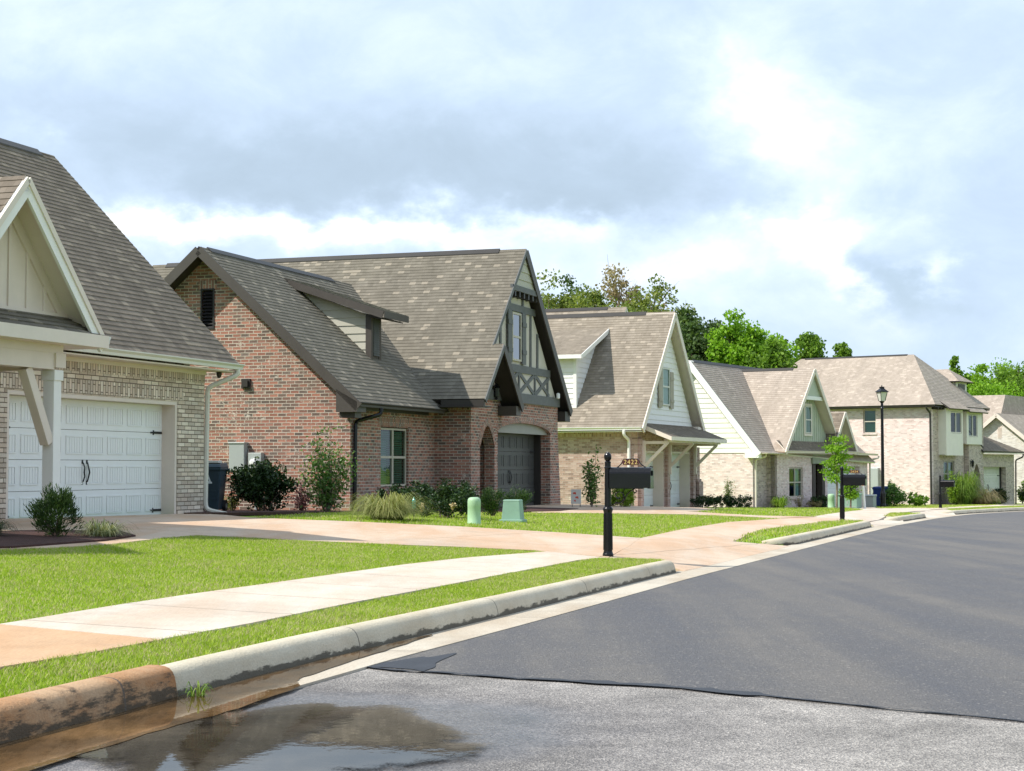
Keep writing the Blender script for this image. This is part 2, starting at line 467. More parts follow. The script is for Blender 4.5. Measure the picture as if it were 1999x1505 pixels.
# grass
m, t, b = new_mat('grass')
co = coords(t)
g = t.node('ShaderNodeNewGeometry'); rnd = g.outputs['Random Per Island']
n1 = t.noise(co, .55, 4, .6); n2 = t.noise(co, 2.6, 4, .65)
k = t.m('ADD', t.m('MULTIPLY', rnd, .45), t.m('ADD', t.m('MULTIPLY', n1, .25), t.m('MULTIPLY', n2, .3)))
col = t.ramp(k, [(.2, (.165, .275, .014)), (.40, (.285, .415, .022)), (.58, (.39, .485, .05)), (.74, (.53, .52, .18))])
dry = t.m('GREATER_THAN', t.m('ADD', t.m('MULTIPLY', rnd, .5), t.m('ADD', t.m('MULTIPLY', n2, .45), t.m('MULTIPLY', n1, .4))), .785)
col = t.mix(dry, col, (.50, .45, .22))
t.put(b.inputs['Base Color'], col)
b.inputs['Roughness'].default_value = .6; b.inputs['Specular IOR Level'].default_value = .2
tr = t.node('ShaderNodeBsdfTranslucent'); t.put(tr.inputs[0], col)
mx = t.node('ShaderNodeMixShader'); mx.inputs[0].default_value = .4
t.l.new(b.outputs[0], mx.inputs[1]); t.l.new(tr.outputs[0], mx.inputs[2])
t.l.new(mx.outputs[0], t.n['Material Output'].inputs[0])

m, t, b = new_mat('lawn_soil')
co = coords(t)
n1 = t.noise(co, .5, 4, .6); n2 = t.noise(co, 7, 6, .7)
t.put(b.inputs['Base Color'], t.ramp(t.m('ADD', t.m('MULTIPLY', n1, .5), t.m('MULTIPLY', n2, .5)), [(.3, (.14, .24, .015)), (.55, (.22, .35, .02)), (.75, (.32, .38, .07))]))
b.inputs['Roughness'].default_value = .95
bump(t, b, n2, .04)

foliage('leaf_bright', (.12, .25, .012), (.19, .37, .022), (.30, .48, .055), .45)
foliage('leaf_mid', (.085, .17, .016), (.14, .26, .026), (.22, .35, .05), .4)
foliage('leaf_dark', (.040, .078, .020), (.066, .115, .028), (.11, .165, .045), .3)
foliage('leaf_olive', (.12, .17, .03), (.18, .235, .045), (.28, .30, .085), .4)
foliage('leaf_dry', (.22, .17, .085), (.30, .24, .13), (.38, .33, .19))
foliage('leaf_shrub_dark', (.012, .03, .010), (.022, .05, .014), (.05, .085, .022), .15, .4)
foliage('leaf_holly', (.05, .11, .025), (.085, .18, .035), (.19, .30, .07), .25, .4)
foliage('leaf_yew', (.016, .04, .012), (.032, .07, .018), (.075, .12, .03), .2)
foliage('leaf_variegated', (.10, .14, .06), (.18, .21, .09), (.36, .36, .20), .25)
foliage('leaf_purple', (.06, .02, .03), (.11, .045, .05), (.18, .09, .085), .25)
foliage('leaf_lime', (.12, .22, .015), (.20, .32, .03), (.30, .42, .06), .4)
foliage('blade_tan', (.15, .18, .05), (.24, .26, .08), (.36, .34, .14), .3)
foliage('blade_green', (.09, .17, .02), (.16, .26, .04), (.26, .33, .08), .35)
foliage('blade_straw', (.34, .26, .13), (.45, .36, .19), (.56, .47, .28), .3)

# water
def water(name, tint, base, opacity, edge=None):
    m, t, b = new_mat(name)
    t.n.remove(b)
    co = coords(t)
    fr = t.node('ShaderNodeFresnel'); fr.inputs[0].default_value = 1.55
    bp = t.node('ShaderNodeBump'); bp.inputs['Distance'].default_value = .00022
    t.put(bp.inputs['Height'], t.noise(co, 9, 3, .55))
    t.l.new(bp.outputs[0], fr.inputs['Normal'])
    gl = t.node('ShaderNodeBsdfGlossy'); gl.inputs['Roughness'].default_value = .012
    t.l.new(bp.outputs[0], gl.inputs['Normal'])
    tr = t.node('ShaderNodeBsdfTransparent'); tr.inputs[0].default_value = (*tint, 1)
    df = t.node('ShaderNodeBsdfDiffuse')
    t.put(df.inputs[0], t.mix(t.maprange(t.noise(co, 2.2, 6, .65), .35, .65, 0, 1), tuple(q * .6 for q in base), tuple(q * 1.3 for q in base)))
    m1 = t.node('ShaderNodeMixShader'); t.put(m1.inputs[0], t.m('MULTIPLY', t.maprange(t.noise(co, 1.4, 4, .6), .3, .7, .3, 1.6), opacity, clamp=True))
    t.l.new(tr.outputs[0], m1.inputs[1]); t.l.new(df.outputs[0], m1.inputs[2])
    m2 = t.node('ShaderNodeMixShader'); t.put(m2.inputs[0], fr.outputs[0])
    t.l.new(m1.outputs[0], m2.inputs[1]); t.l.new(gl.outputs[0], m2.inputs[2])
    out = m2.outputs[0]
    if edge:     # the film thins out between the stones towards its rim
        x, y, _ = t.xyz(co)
        dx = t.m('DIVIDE', t.m('SUBTRACT', x, edge[0]), edge[2]); dy = t.m('DIVIDE', t.m('SUBTRACT', y, edge[1]), edge[3])
        rr = t.m('SQRT', t.m('ADD', t.m('MULTIPLY', dx, dx), t.m('MULTIPLY', dy, dy)))
        n = t.m('ADD', t.m('MULTIPLY', t.noise(co, 1.9, 5, .55, .4), 1.15), t.m('MULTIPLY', t.noise(co, 60, 3, .7), .30))
        k = t.maprange(t.m('ADD', rr, n), 1.44, 1.56, 1, 0)
        cl = t.node('ShaderNodeBsdfTransparent')
        m3 = t.node('ShaderNodeMixShader'); t.put(m3.inputs[0], k)
        t.l.new(cl.outputs[0], m3.inputs[1]); t.l.new(out, m3.inputs[2]); out = m3.outputs[0]
    t.l.new(out, t.n['Material Output'].inputs[0])


water('puddle_water', (.62, .58, .54), (.13, .105, .075), .38, (-1.05, 7.75, 1.05, 1.45))
water('muddy_water', (.62, .50, .36), (.30, .17, .07), .35)

# ---------------------------------------------------------------- mesh helpers
def tag(o, label=None, cat=None, group=None, kind=None):
    if label: o['label'] = label
    if cat: o['category'] = cat
    if group: o['group'] = group
    if kind: o['kind'] = kind
    return o


def empty(name, loc=(0, 0, 0), rz=0.0, label=None, cat=None, group=None):
    o = bpy.data.objects.new(name, None); COL.objects.link(o)
    o.location = loc; o.rotation_euler = (0, 0, rz); o.empty_display_size = .2
    return tag(o, label, cat, group)


class MB:
    """collects polygons and links them as ONE mesh object, with UVs in metres"""
    def __init__(s):
        s.v = []; s.f = []; s.uv = []; s.mi = []
    def face(s, pts, m=0, uv=None):
        i = len(s.v); s.v += [tuple(p) for p in pts]
        s.f.append(tuple(range(i, i + len(pts)))); s.uv.append(uv); s.mi.append(m)
    def hexa(s, p, m=0):
        for q in ((0, 3, 2, 1), (4, 5, 6, 7), (0, 1, 5, 4), (1, 2, 6, 5), (2, 3, 7, 6), (3, 0, 4, 7)):
            s.face([p[i] for i in q], m)
    def box(s, x0, x1, y0, y1, z0, z1, m=0):
        s.hexa([(x0, y0, z0), (x1, y0, z0), (x1, y1, z0), (x0, y1, z0), (x0, y0, z1), (x1, y0, z1), (x1, y1, z1), (x0, y1, z1)], m)
    def beam(s, p0, p1, w, h, up=(0, 0, 1), m=0):
        """box from p0 to p1, w across, h along up (centred)"""
        p0 = Vector(p0); p1 = Vector(p1); d = (p1 - p0).normalized(); up = Vector(up)
        a = d.cross(up).normalized(); c = a.cross(d).normalized()
        a *= w / 2; c *= h / 2
        s.hexa([p0 - a - c, p0 + a - c, p1 + a - c, p1 - a - c, p0 - a + c, p0 + a + c, p1 + a + c, p1 - a + c], m)
    def tube(s, pts, rad, n=8, m=0, cap=True):
        pts = [Vector(p) for p in pts]
        if not isinstance(rad, (list, tuple)): rad = [rad] * len(pts)
        rings = []; a = None
        for i, p in enumerate(pts):
            d = (pts[min(i + 1, len(pts) - 1)] - pts[max(i - 1, 0)]).normalized()
            if a is None:
                a = d.orthogonal().normalized()
            a = (a - d * a.dot(d)).normalized(); c = d.cross(a)
            rings.append([p + (a * math.cos(2 * math.pi * k / n) + c * math.sin(2 * math.pi * k / n)) * rad[i] for k in range(n)])
        for r0, r1 in zip(rings, rings[1:]):
            for k in range(n):
                s.face([r0[k], r0[(k + 1) % n], r1[(k + 1) % n], r1[k]], m)
        if cap:
            s.face(rings[0][::-1], m); s.face(rings[-1], m)
    def lathe(s, prof, n=20, c=(0, 0, 0), m=0):
        rings = [[(c[0] + r * math.cos(2 * math.pi * k / n), c[1] + r * math.sin(2 * math.pi * k / n), c[2] + z) for k in range(n)] for r, z in prof]
        for r0, r1 in zip(rings, rings[1:]):
            for k in range(n):
                s.face([r0[k], r0[(k + 1) % n], r1[(k + 1) % n], r1[k]], m)
        s.face(rings[0][::-1], m); s.face(rings[-1], m)
    def sheet(s, poly, holes, P, c0, c1, m=0, mback=None):
        """flat plate with holes: poly/holes in (a,b), P(a,b,c) places it, c0 front, c1 back"""
        loops = [[Vector((a, b, 0)) for a, b in poly]] + [[Vector((a, b, 0)) for a, b in h] for h in holes]
        flat = [p for l in loops for p in l]
        for tri in tessellate_polygon(loops):
            q = [flat[i] for i in tri]
            s.face([P(p.x, p.y, c0) for p in q], m)
            s.face([P(p.x, p.y, c1) for p in q][::-1], m if mback is None else mback)
        for l in loops:
            for i in range(len(l)):
                p, q = l[i], l[(i + 1) % len(l)]
                s.face([P(p.x, p.y, c0), P(q.x, q.y, c0), P(q.x, q.y, c1), P(p.x, p.y, c1)], m)
    def build(s, name, mats, parent=None, smooth=False, bevel=0.0, weld=False):
        me = bpy.data.meshes.new(name)
        me.from_pydata(s.v, [], s.f); me.update()
        if isinstance(mats, str): mats = [mats]
        for k in mats: me.materials.append(MATS[k])
        me.polygons.foreach_set('material_index', s.mi)
        ul = me.uv_layers.new(name='UVMap').data
        for p in me.polygons:
            ex = s.uv[p.index]
            if ex is not None:
                for k, li in enumerate(p.loop_indices): ul[li].uv = ex[k]
                continue
            n = p.normal
            u = Vector((-n.y, n.x, 0))
            u = Vector((1, 0, 0)) if u.length < .05 else u.normalized()
            v = n.cross(u)
            for k, li in enumerate(p.loop_indices):
                co = me.vertices[me.loops[li].vertex_index].co
                ul[li].uv = (co.dot(u), co.dot(v))
        if weld or bevel:
            bm = bmesh.new(); bm.from_mesh(me)
            bmesh.ops.remove_doubles(bm, verts=bm.verts, dist=1e-5)
            bmesh.ops.recalc_face_normals(bm, faces=bm.faces)
            bm.to_mesh(me); bm.free()
        if smooth:
            me.polygons.foreach_set('use_smooth', [True] * len(me.polygons))
        o = bpy.data.objects.new(name, me); COL.objects.link(o)
        if parent is not None: o.parent = parent
        if bevel:
            b = o.modifiers.new('bevel', 'BEVEL'); b.width = bevel; b.segments = 2; b.limit_method = 'ANGLE'; b.angle_limit = R(40)
        return o


def np_mesh(name, verts, nper, mat, parent=None, tris=None):
    """many small separate faces from a (N, nper, 3) array; tris = list of index tuples per island"""
    N = len(verts)
    me = bpy.data.meshes.new(name)
    v = verts.reshape(-1, 3).astype(np.float32)
    me.vertices.add(len(v)); me.vertices.foreach_set('co', v.ravel())
    tris = tris or [tuple(range(nper))]
    loops = []; sizes = np.tile([len(q) for q in tris], N)
    base = (np.arange(N) * nper)[:, None]
    flat = np.concatenate([base + np.array(q)[None, :] for q in tris], axis=1).ravel()
    starts = np.concatenate([[0], np.cumsum(sizes)[:-1]])
    me.loops.add(len(flat)); me.loops.foreach_set('vertex_index', flat.astype(np.int32))
    me.polygons.add(len(sizes)); me.polygons.foreach_set('loop_start', starts.astype(np.int32))
    try:
        me.polygons.foreach_set('loop_total', sizes.astype(np.int32))
    except Exception:
        pass
    me.materials.append(MATS[mat])
    me.update(calc_edges=True); me.validate()
    o = bpy.data.objects.new(name, me); COL.objects.link(o)
    if parent is not None: o.parent = parent
    return o


# ---------------------------------------------------------------- the lie of the land
TH = math.atan(1125.5 / 3300)
ST, CT = math.sin(TH), math.cos(TH)
ZS = [(-30, .10), (-4, -.04), (3, -.036), (8.6, .004), (10, .004), (22.5, -.115), (44.5, -.26), (71.5, -.6), (110, -1.1), (220, -2.0), (800, -3.0)]
TK = [(-40, 4.75), (0, 4.75), (8, 4.67), (14, 4.79), (21, 5.04), (31, 5.12), (43, 5.18), (57, 5.12), (66, 4.7), (72, 3.95), (79.5, 2.8), (90, .5), (105, -4.5), (130, -15), (200, -55)]
RS = [(-30, .6), (20, .55), (30, .5), (40, .36), (50, .42), (58, .27), (79, 0.), (100, .06), (800, .1)]


def curve(T):
    xs = np.array([a for a, _ in T], float); ys = np.array([b for _, b in T], float)
    def f(s):      # lightly smoothed interpolation
        s = np.asarray(s, float)
        return sum(np.interp(s + d, xs, ys) for d in (-2, -1, 0, 1, 2)) / 5
    return f


tk, zs, rs = curve(TK), lambda s: np.interp(s, [a for a, _ in ZS], [b for _, b in ZS]), lambda s: np.interp(s, [a for a, _ in RS], [b for _, b in RS])


APRONS = [(21.45, 31.2), (43.3, 50.6), (57.2, 65.2)]


def st_of(x, y): return x * ST + y * CT, -x * CT + y * ST
def xy_of(s, t): return s * ST - t * CT, s * CT + t * ST


def G(x, y):
    s, t = st_of(np.asarray(x, float), np.asarray(y, float))
    d = t - tk(s); zr = zs(s)
    q = np.clip(d / 10.5, 0, 1); sm = q * q * (3 - 2 * q)
    lift = np.full_like(d, .15)
    for s0, s1 in APRONS:          # dropped kerbs: the paving ramps down to the gutter
        w = np.clip((s - s0) / .3, 0, 1) * np.clip((s1 - s) / .3, 0, 1)
        r = np.clip(d / 1.5, 0, 1); r = r * r * (3 - 2 * r)
        lift = lift * (1 - w) + w * (.012 + .138 * r)
    return np.where(d < 0, zr, zr + lift + (rs(s) - .15) * sm)


def gz(x, y): return float(G(x, y))


# terrain behind the kerb (lawn soil), one sheet to the horizon
ss = np.concatenate([np.arange(-30, 110, 1.0), np.arange(110, 200, 5.0), [200, 230, 300, 400, 600, 800]])
dd = np.concatenate([[.17, .3, .5, .75], np.arange(1, 14, .5), np.arange(14, 40, 2.0), [40, 60, 100, 180, 320, 600, 900]])
S_, D_ = np.meshgrid(ss, dd, indexing='ij')
T_ = tk(S_) + D_
X_, Y_ = xy_of(S_, T_)
Z_ = G(X_, Y_) - .045
mb = MB()
nv = X_.shape
mb.v = [tuple(p) for p in np.stack([X_, Y_, Z_], -1).reshape(-1, 3)]
for i in range(nv[0] - 1):
    for j in range(nv[1] - 1):
        a = i * nv[1] + j
        mb.f.append((a, a + nv[1], a + nv[1] + 1, a + 1)); mb.uv.append(None); mb.mi.append(0)
tag(mb.build('ground', 'lawn_soil', smooth=True), kind='structure')

# the far side of the road: kerb and lawn beyond the right edge of the frame
mb = MB()
d2 = np.array([-9.6, -9.9, -11, -14, -20, -40, -100, -400])
S2, D2 = np.meshgrid(np.concatenate([np.arange(-30, 110, 4.0), np.arange(110, 200, 10.0), [200, 300, 500, 800]]), d2, indexing='ij')
X2, Y2 = xy_of(S2, tk(S2) + D2)
Z2 = zs(S2) + np.where(D2 > -9.7, .15, .17)
nv = X2.shape
mb.v = [tuple(p) for p in np.stack([X2, Y2, Z2], -1).reshape(-1, 3)]
for i in range(nv[0] - 1):
    for j in range(nv[1] - 1):
        a = i * nv[1] + j
        mb.f.append((a + 1, a + nv[1] + 1, a + nv[1], a)); mb.uv.append(None); mb.mi.append(0)
tag(mb.build('ground', 'lawn_soil', smooth=True), kind='structure')
# a plain under everything, so that the land reaches the horizon
mb = MB(); mb.face([(-2500, -2500, -3.4), (2500, -2500, -3.4), (2500, 2500, -3.4), (-2500, 2500, -3.4)])
tag(mb.build('ground', 'lawn_soil'), kind='structure')


def strip(name, mat, s0, s1, prof, step=.5, zoff=0.0, u_uv=False, caps=False):
    """sweep a (d, z) profile along the kerb line"""
    mb = MB(); n = max(2, int((s1 - s0) / step) + 1)
    rows = []
    for s in np.linspace(s0, s1, n):
        t0 = float(tk(s)); z0 = float(zs(s)) + zoff
        rows.append([(*xy_of(s, t0 + d), z0 + z) for d, z in prof])
    sv = np.linspace(s0, s1, n)
    for i in range(n - 1):
        for j in range(len(prof) - 1):
            uv = [(sv[i], prof[j][1]), (sv[i], prof[j + 1][1]), (sv[i + 1], prof[j + 1][1]), (sv[i + 1], prof[j][1])] if u_uv else None
            mb.face([rows[i][j], rows[i][j + 1], rows[i + 1][j + 1], rows[i + 1][j]][::-1], 0, uv[::-1] if uv else None)
    if caps:
        k = len(prof)
        mb.face(rows[0], 0, [(sv[0] + prof[j][0], prof[j][1]) for j in range(k)])
        mb.face(rows[-1][::-1], 0, [(sv[-1] + prof[j][0], prof[j][1]) for j in range(k)][::-1])
    return mb.build(name, mat)


# road: worn asphalt in front, fresh asphalt overlay beyond the seam, both cambered
SEAM = [(4.4, 9.78), (4.17, 9.68), (3.6, 9.58), (2.91, 9.45), (2.4, 9.40), (1.96, 9.26), (1.1, 8.98), (.32, 8.69), (-1.5, 8.2), (-4.9, 7.4)]   # (t, s)


def camber(d): return .011 * max(0.0, -d - .4) if d > -5 else .0506 - .011 * (-d - 5.0)


def flat_near(s): return max(0.0, min(1.0, (s - 9.0) / 5.0))


def rz(s, d): return float(zs(s)) + camber(d) * flat_near(s) + .02 * 0


dl = [-.40, -.6, -.9, -1.4, -2, -2.8, -3.6, -4.4, -5.0, -5.8, -6.8, -8, -9.2]
mb = MB(); sv = list(np.arange(-30, 12.01, .5))
for s0, s1 in zip(sv, sv[1:]):
    for a, c in zip(dl, dl[1:]):
        q = [(*xy_of(s, float(tk(s)) + d), rz(s, d) - .004) for s, d in ((s0, a), (s1, a), (s1, c), (s0, c))]
        mb.face(q[::-1])
road_old = tag(mb.build('road', 'asphalt_old'), kind='structure')
sx = np.array([b for _, b in SEAM]); stt = np.array([a for a, _ in SEAM])
def seam_s(t): return float(np.interp(t, stt[::-1], sx[::-1])) + .025 * math.sin(t * 9) + .015 * math.sin(t * 23)
mb = MB(); rows = []
tl = []
for d in [-.40, -.5, -.6, -.7, -.8, -.95, -1.1, -1.3, -1.5, -1.7, -1.9, -2.1, -2.3, -2.5, -2.7, -2.9, -3.1, -3.3, -3.5, -3.7, -3.9, -4.1, -4.3, -4.6, -5, -5.6, -6.4, -7.4, -8.4, -9.2]:
    s0 = seam_s(4.68 + d)
    ls = [s0, s0 + .02] + list(np.linspace(s0 + .4, 14, 8)) + list(np.arange(15, 110, 1.0)) + list(np.arange(110, 200, 5.0))
    rows.append([(*xy_of(s, float(tk(s)) + d), rz(s, d) + (.005 if i else -.004)) for i, s in enumerate(ls)])
for r0, r1 in zip(rows, rows[1:]):
    for i in range(len(r0) - 1):
        mb.face([r0[i], r1[i], r1[i + 1], r0[i + 1]])
tag(mb.build('road', 'asphalt_new', smooth=False), kind='structure')
# far kerb of the road
tag(strip('kerb', 'kerb_pale', -30, 150, [(-9.1, 0), (-9.18, .13), (-9.25, .15), (-9.6, .15)], 1.0, .0), kind='structure')

# gutter pan
tag(strip('gutter', 'concrete_gutter', -30, 200, [(-.44, -.03), (-.44, .007), (-.2, .002), (0.0, 0.0), (.06, .0)], .5, .004), kind='structure')
# kerbs
KP = [(.0, 0), (.008, .04), (.018, .08), (.030, .108), (.046, .130), (.066, .145), (.09, .153), (.13, .157), (.165, .156), (.178, .150), (.19, .10)]
KB = [(-.012, 0), (-.008, .04), (-.002, .08), (.006, .115), (.020, .142), (.040, .160), (.07, .170), (.12, .174), (.165, .173), (.178, .166), (.19, .10)]


def kerb(mat, s0, s1, prof, ret0=False, ret1=False):
    """kerb length; ret0/ret1 = rounded return into a driveway at that end"""
    mb = MB(); rows = []; sv = []
    def ring(s, back, drop, turn):
        t0 = float(tk(s)) + back; z0 = float(zs(s)) + .004
        r = []
        for d, z in prof:
            ds, dt = d * math.sin(turn), d * math.cos(turn)
            r.append((*xy_of(s + ds, t0 + dt), z0 + z * drop))
        return r
    if ret0:
        for k in range(6, 0, -1):
            a = k / 6 * 1.25
            rows.append(ring(s0 - .9 * math.sin(a) , .75 * (1 - math.cos(a)), 1.0 - .55 * (k / 6) ** 2, a)); sv.append(s0 - .2 * k)
    for s in np.linspace(s0, s1, max(2, int((s1 - s0) / .4))):
        rows.append(ring(s, 0, 1, 0)); sv.append(s)
    if ret1:
        for k in range(1, 7):
            a = k / 6 * 1.0
            rows.append(ring(s1 + .45 * math.sin(a), .35 * (1 - math.cos(a)), 1.0 - .25 * (k / 6) ** 2, -a)); sv.append(s1 + .1 * k)
    for i in range(len(rows) - 1):
        for j in range(len(prof) - 1):
            uv = [(sv[i], prof[j][1]), (sv[i + 1], prof[j][1]), (sv[i + 1], prof[j + 1][1]), (sv[i], prof[j + 1][1])]
            mb.face([rows[i][j], rows[i + 1][j], rows[i + 1][j + 1], rows[i][j + 1]], 0, uv)
    for e in (0, -1):
        mb.face(rows[e], 0, [(sv[e] + p[0], p[1] + .05) for p in prof])
    o = mb.build('kerb', mat, smooth=True, weld=True)
    e = o.modifiers.new('edges', 'EDGE_SPLIT'); e.split_angle = R(42)
    return tag(o, kind='structure')


kerb('kerb_clay', -30, 8.12, KB)
kerb('kerb_pale', 8.15, 21.2, KP, False, True)
kerb('kerb_pale', 31.4, 43.0, KP, True, True)
kerb('kerb_pale', 50.8, 57.0, KP, True, True)
kerb('kerb_pale', 65.5, 150, KP, True, False)

# flat pavings, draped over the ground
def drape(name, mat, poly, zo, grid=1.2, thick=.06, kind='structure'):
    P = [Vector(p) for p in poly]
    xs = [p.x for p in P]; ys = [p.y for p in P]
    pts = list(P)
    n = len(P)
    dens = []
    for i in range(n):
        a, c = P[i], P[(i + 1) % n]; k = max(1, int((c - a).length / grid))
        dens += [a.lerp(c, j / k) for j in range(k)]
    n = len(dens); pts = list(dens)
    def inside(x, y):
        r = False; j = n - 1
        for i in range(n):
            if (dens[i].y > y) != (dens[j].y > y) and x < (dens[j].x - dens[i].x) * (y - dens[i].y) / (dens[j].y - dens[i].y) + dens[i].x: r = not r
            j = i
        return r
    for x in np.arange(min(xs) + .3, max(xs), grid):
        for y in np.arange(min(ys) + .3, max(ys), grid):
            if inside(x, y): pts.append(Vector((x + .01 * math.sin(y * 7), y + .01 * math.cos(x * 5))))
    ov, oe, of, *_ = delaunay_2d_cdt([Vector((p.x, p.y)) for p in pts], [(i, (i + 1) % n) for i in range(n)], [], 1, 1e-4)
    mb = MB()
    zz = [gz(p.x, p.y) + zo for p in ov]
    for f in of:
        q = [(ov[i].x, ov[i].y, zz[i]) for i in f]
        a = (q[1][0] - q[0][0]) * (q[2][1] - q[0][1]) - (q[2][0] - q[0][0]) * (q[1][1] - q[0][1])
        mb.face(q if a > 0 else q[::-1])
    for i in range(n):
        a, c = dens[i], dens[(i + 1) % n]
        za, zc = gz(a.x, a.y) + zo, gz(c.x, c.y) + zo
        mb.face([(a.x, a.y, za), (c.x, c.y, zc), (c.x, c.y, zc - thick), (a.x, a.y, za - thick)])
    return tag(mb.build(name, mat), kind=kind)


def kline(s, d=.17): return xy_of(s, float(tk(s)) + d)


WN = [(-4.9, 2.0), (-3.85, 5.2), (-2.78, 9.24), (-2.49, 9.86), (-2.20, 10.67), (-1.82, 11.81), (-1.29, 13.89), (-.73, 15.84), (-.25, 17.6), (.35, 19.7), (.85, 21.5), (1.30, 22.75)]
WF = [(-6.2, 3.0), (-4.9, 6.2), (-3.40, 11.28), (-3.0, 12.95), (-2.70, 14.1), (-2.15, 16.0), (-1.70, 17.6), (-1.22, 19.3), (-.56, 21.20), (.48, 23.45)]
L1F = [(.32, 23.75), (-.63, 23.80), (-1.86, 23.42), (-3.07, 23.16), (-3.79, 23.22), (-4.29, 23.05), (-4.56, 21.61), (-4.76, 20.11), (-5.14, 18.92), (-5.52, 18.30)]
D1F = [(-6.0, 32.9), (-4.63, 30.08), (-2.81, 30.05), (-.91, 30.17), (.90, 29.76), (2.19, 28.93)]


def loc2w(o, th, x, y): return (o[0] + x * math.sin(th) - y * math.cos(th), o[1] + x * math.cos(th) + y * math.sin(th))


O1 = (-6.073, 33.344, .346); T1 = TH
O2 = (-3.854, 40.258, .367); T2 = TH
O3 = (4.453, 60.0, -.163); T3 = R(22)
O4 = (11.379, 80.0, -.731); T4 = R(31)
O5 = (24.064, 97.0, -.888); T5 = R(36)
O6 = (33.547, 112.0, -.88); T6 = R(36)

drive1 = L1F + [(-7.6, 16.2)] + [loc2w(O1, T1, -9.0, -.6), loc2w(O1, T1, -7.0, .0), loc2w(O1, T1, -.9, .0)] + D1F + [(1.75, 25.6), (1.30, 22.9), (.48, 23.55)]
drape('driveway', 'concrete_drive', drive1, .008)
drape('sidewalk', 'concrete_walk', WN[4:] + WF[::-1][:-2], .013)
drape('sidewalk', 'concrete_orange', WN[:5] + [WF[2], WF[1], WF[0]], .010)
apron = [(1.30, 22.8), (1.75, 25.6), (2.19, 28.93), (3.36, 33.65), (5.04, 39.63), (6.93, 43.63), (8.25, 46.21), (9.41, 45.10), (7.44, 40.97), (5.36, 35.46), (3.88, 29.85)] + [kline(30.4, -.03), kline(28, -.03), kline(25, -.03), kline(21.6, -.03)] + [(2.1, 22.9)]
drape('driveway', 'concrete_drive', apron, .006, .7)
drive2 = [loc2w(O2, T2, 7.6, -1.02), loc2w(O2, T2, 13.4, -1.02), loc2w(O3, T3, -1.5, .1), loc2w(O3, T3, 7.6, .1), (6.04, 50.5), (5.4, 48.3), (4.88, 47.45), (6.63, 45.62), (8.25, 46.21), (6.93, 43.63), (6.40, 44.05), (4.57, 44.42), (2.63, 43.44), (.65, 42.25)]
drape('driveway', 'concrete_drive', drive2, .018)
drape('sidewalk', 'concrete_walk', [(9.41, 45.10), (10.9, 49.6), (12.45, 55.61), (14.5, 61.07), (17.43, 67.8), (21.37, 76.79), (25.94, 85.85), (31, 95), (30, 97), (24.4, 87.2), (19.5, 77.6), (15.3, 68.6), (13.13, 62.92), (10.45, 53.95), (8.25, 46.21)], .026)
drape('driveway', 'concrete_walk', [kline(43.6, -.03), kline(47, -.03), kline(50.2, -.03), (12.2, 54.6), (10.6, 49.2), (9.5, 45.3)], .004)
drape('driveway', 'concrete_walk', [kline(57.4, -.03), kline(61, -.03), kline(64.8, -.03), (17.2, 67.5), (15.2, 63.0), (14.2, 60.6)], .004)
drape('driveway', 'concrete_walk', [(17.43, 68.5), (21.37, 78), loc2w(O5, T5, 13, -.2), loc2w(O5, T5, 7.2, -.2)], .008)
drape('driveway', 'concrete_walk', [(13.13, 63.2), (15.6, 69.6), loc2w(O4, T4, 14.2, -.6), loc2w(O4, T4, 8.4, -.6)], .008)

# planting beds of dark mulch
def mulch(poly, zo=.03): return drape('mulch_bed', 'soil_mulch', poly, zo, .5)


mulch([(-6.6, 17.3), (-6.0, 17.6), (-5.45, 18.5), (-4.95, 20.6), (-4.86, 21.9), (-5.2, 22.6), (-6.0, 22.2), (-6.8, 20.6), (-7.4, 18.8)])
mulch([loc2w(O1, T1, -.85, -.05), loc2w(O1, T1, -.8, -.7), loc2w(O1, T1, .6, -1.0), loc2w(O1, T1, 4.5, -1.2), loc2w(O2, T2, -.1, -1.4), loc2w(O2, T2, 2, -2.6), loc2w(O2, T2, 5.2, -3.6), loc2w(O2, T2, 7.6, -3.4), loc2w(O2, T2, 7.55, -1.0), loc2w(O2, T2, 5.4, -.95), loc2w(O2, T2, 5.4, .1), loc2w(O2, T2, -.1, .1), loc2w(O2, T2, -.1, 4.0), loc2w(O1, T1, .1, 2.5), loc2w(O1, T1, .1, .0)])
mulch([loc2w(O4, T4, -.5, -.1), loc2w(O4, T4, -.4, -1.0), loc2w(O4, T4, 5.5, -1.6), loc2w(O4, T4, 8.2, -1.4), loc2w(O4, T4, 8.2, -.4), loc2w(O4, T4, 1.5, -.4), loc2w(O4, T4, 1.5, .1)])
mulch([loc2w(O5, T5, -.5, .1), loc2w(O5, T5, -.5, -1.6), loc2w(O5, T5, 5, -1.8), loc2w(O5, T5, 7.2, -1.2), loc2w(O5, T5, 7.2, .1)])

# the puddle
def pool(name, mat, pts, z):
    mb = MB(); n = len(pts); c = []
    for i in range(n):          # Catmull-Rom outline
        p0, p1, p2, p3 = [Vector(pts[(i + k) % n]) for k in (-1, 0, 1, 2)]
        for j in range(5):
            u = j / 5
            q = .5 * ((2 * p1) + (-p0 + p2) * u + (2 * p0 - 5 * p1 + 4 * p2 - p3) * u * u + (-p0 + 3 * p1 - 3 * p2 + p3) * u ** 3)
            c.append(q + Vector((random.uniform(-.012, .012), random.uniform(-.012, .012))))
    for tri in tessellate_polygon([[Vector((p.x, p.y, 0)) for p in c]]):
        q = [(c[i].x, c[i].y, z + float(zs(st_of(c[i].x, c[i].y)[0]))) for i in tri]
        a = (q[1][0] - q[0][0]) * (q[2][1] - q[0][1]) - (q[2][0] - q[0][0]) * (q[1][1] - q[0][1])
        mb.face(q if a > 0 else q[::-1])
    return tag(mb.build(name, mat), kind='structure')


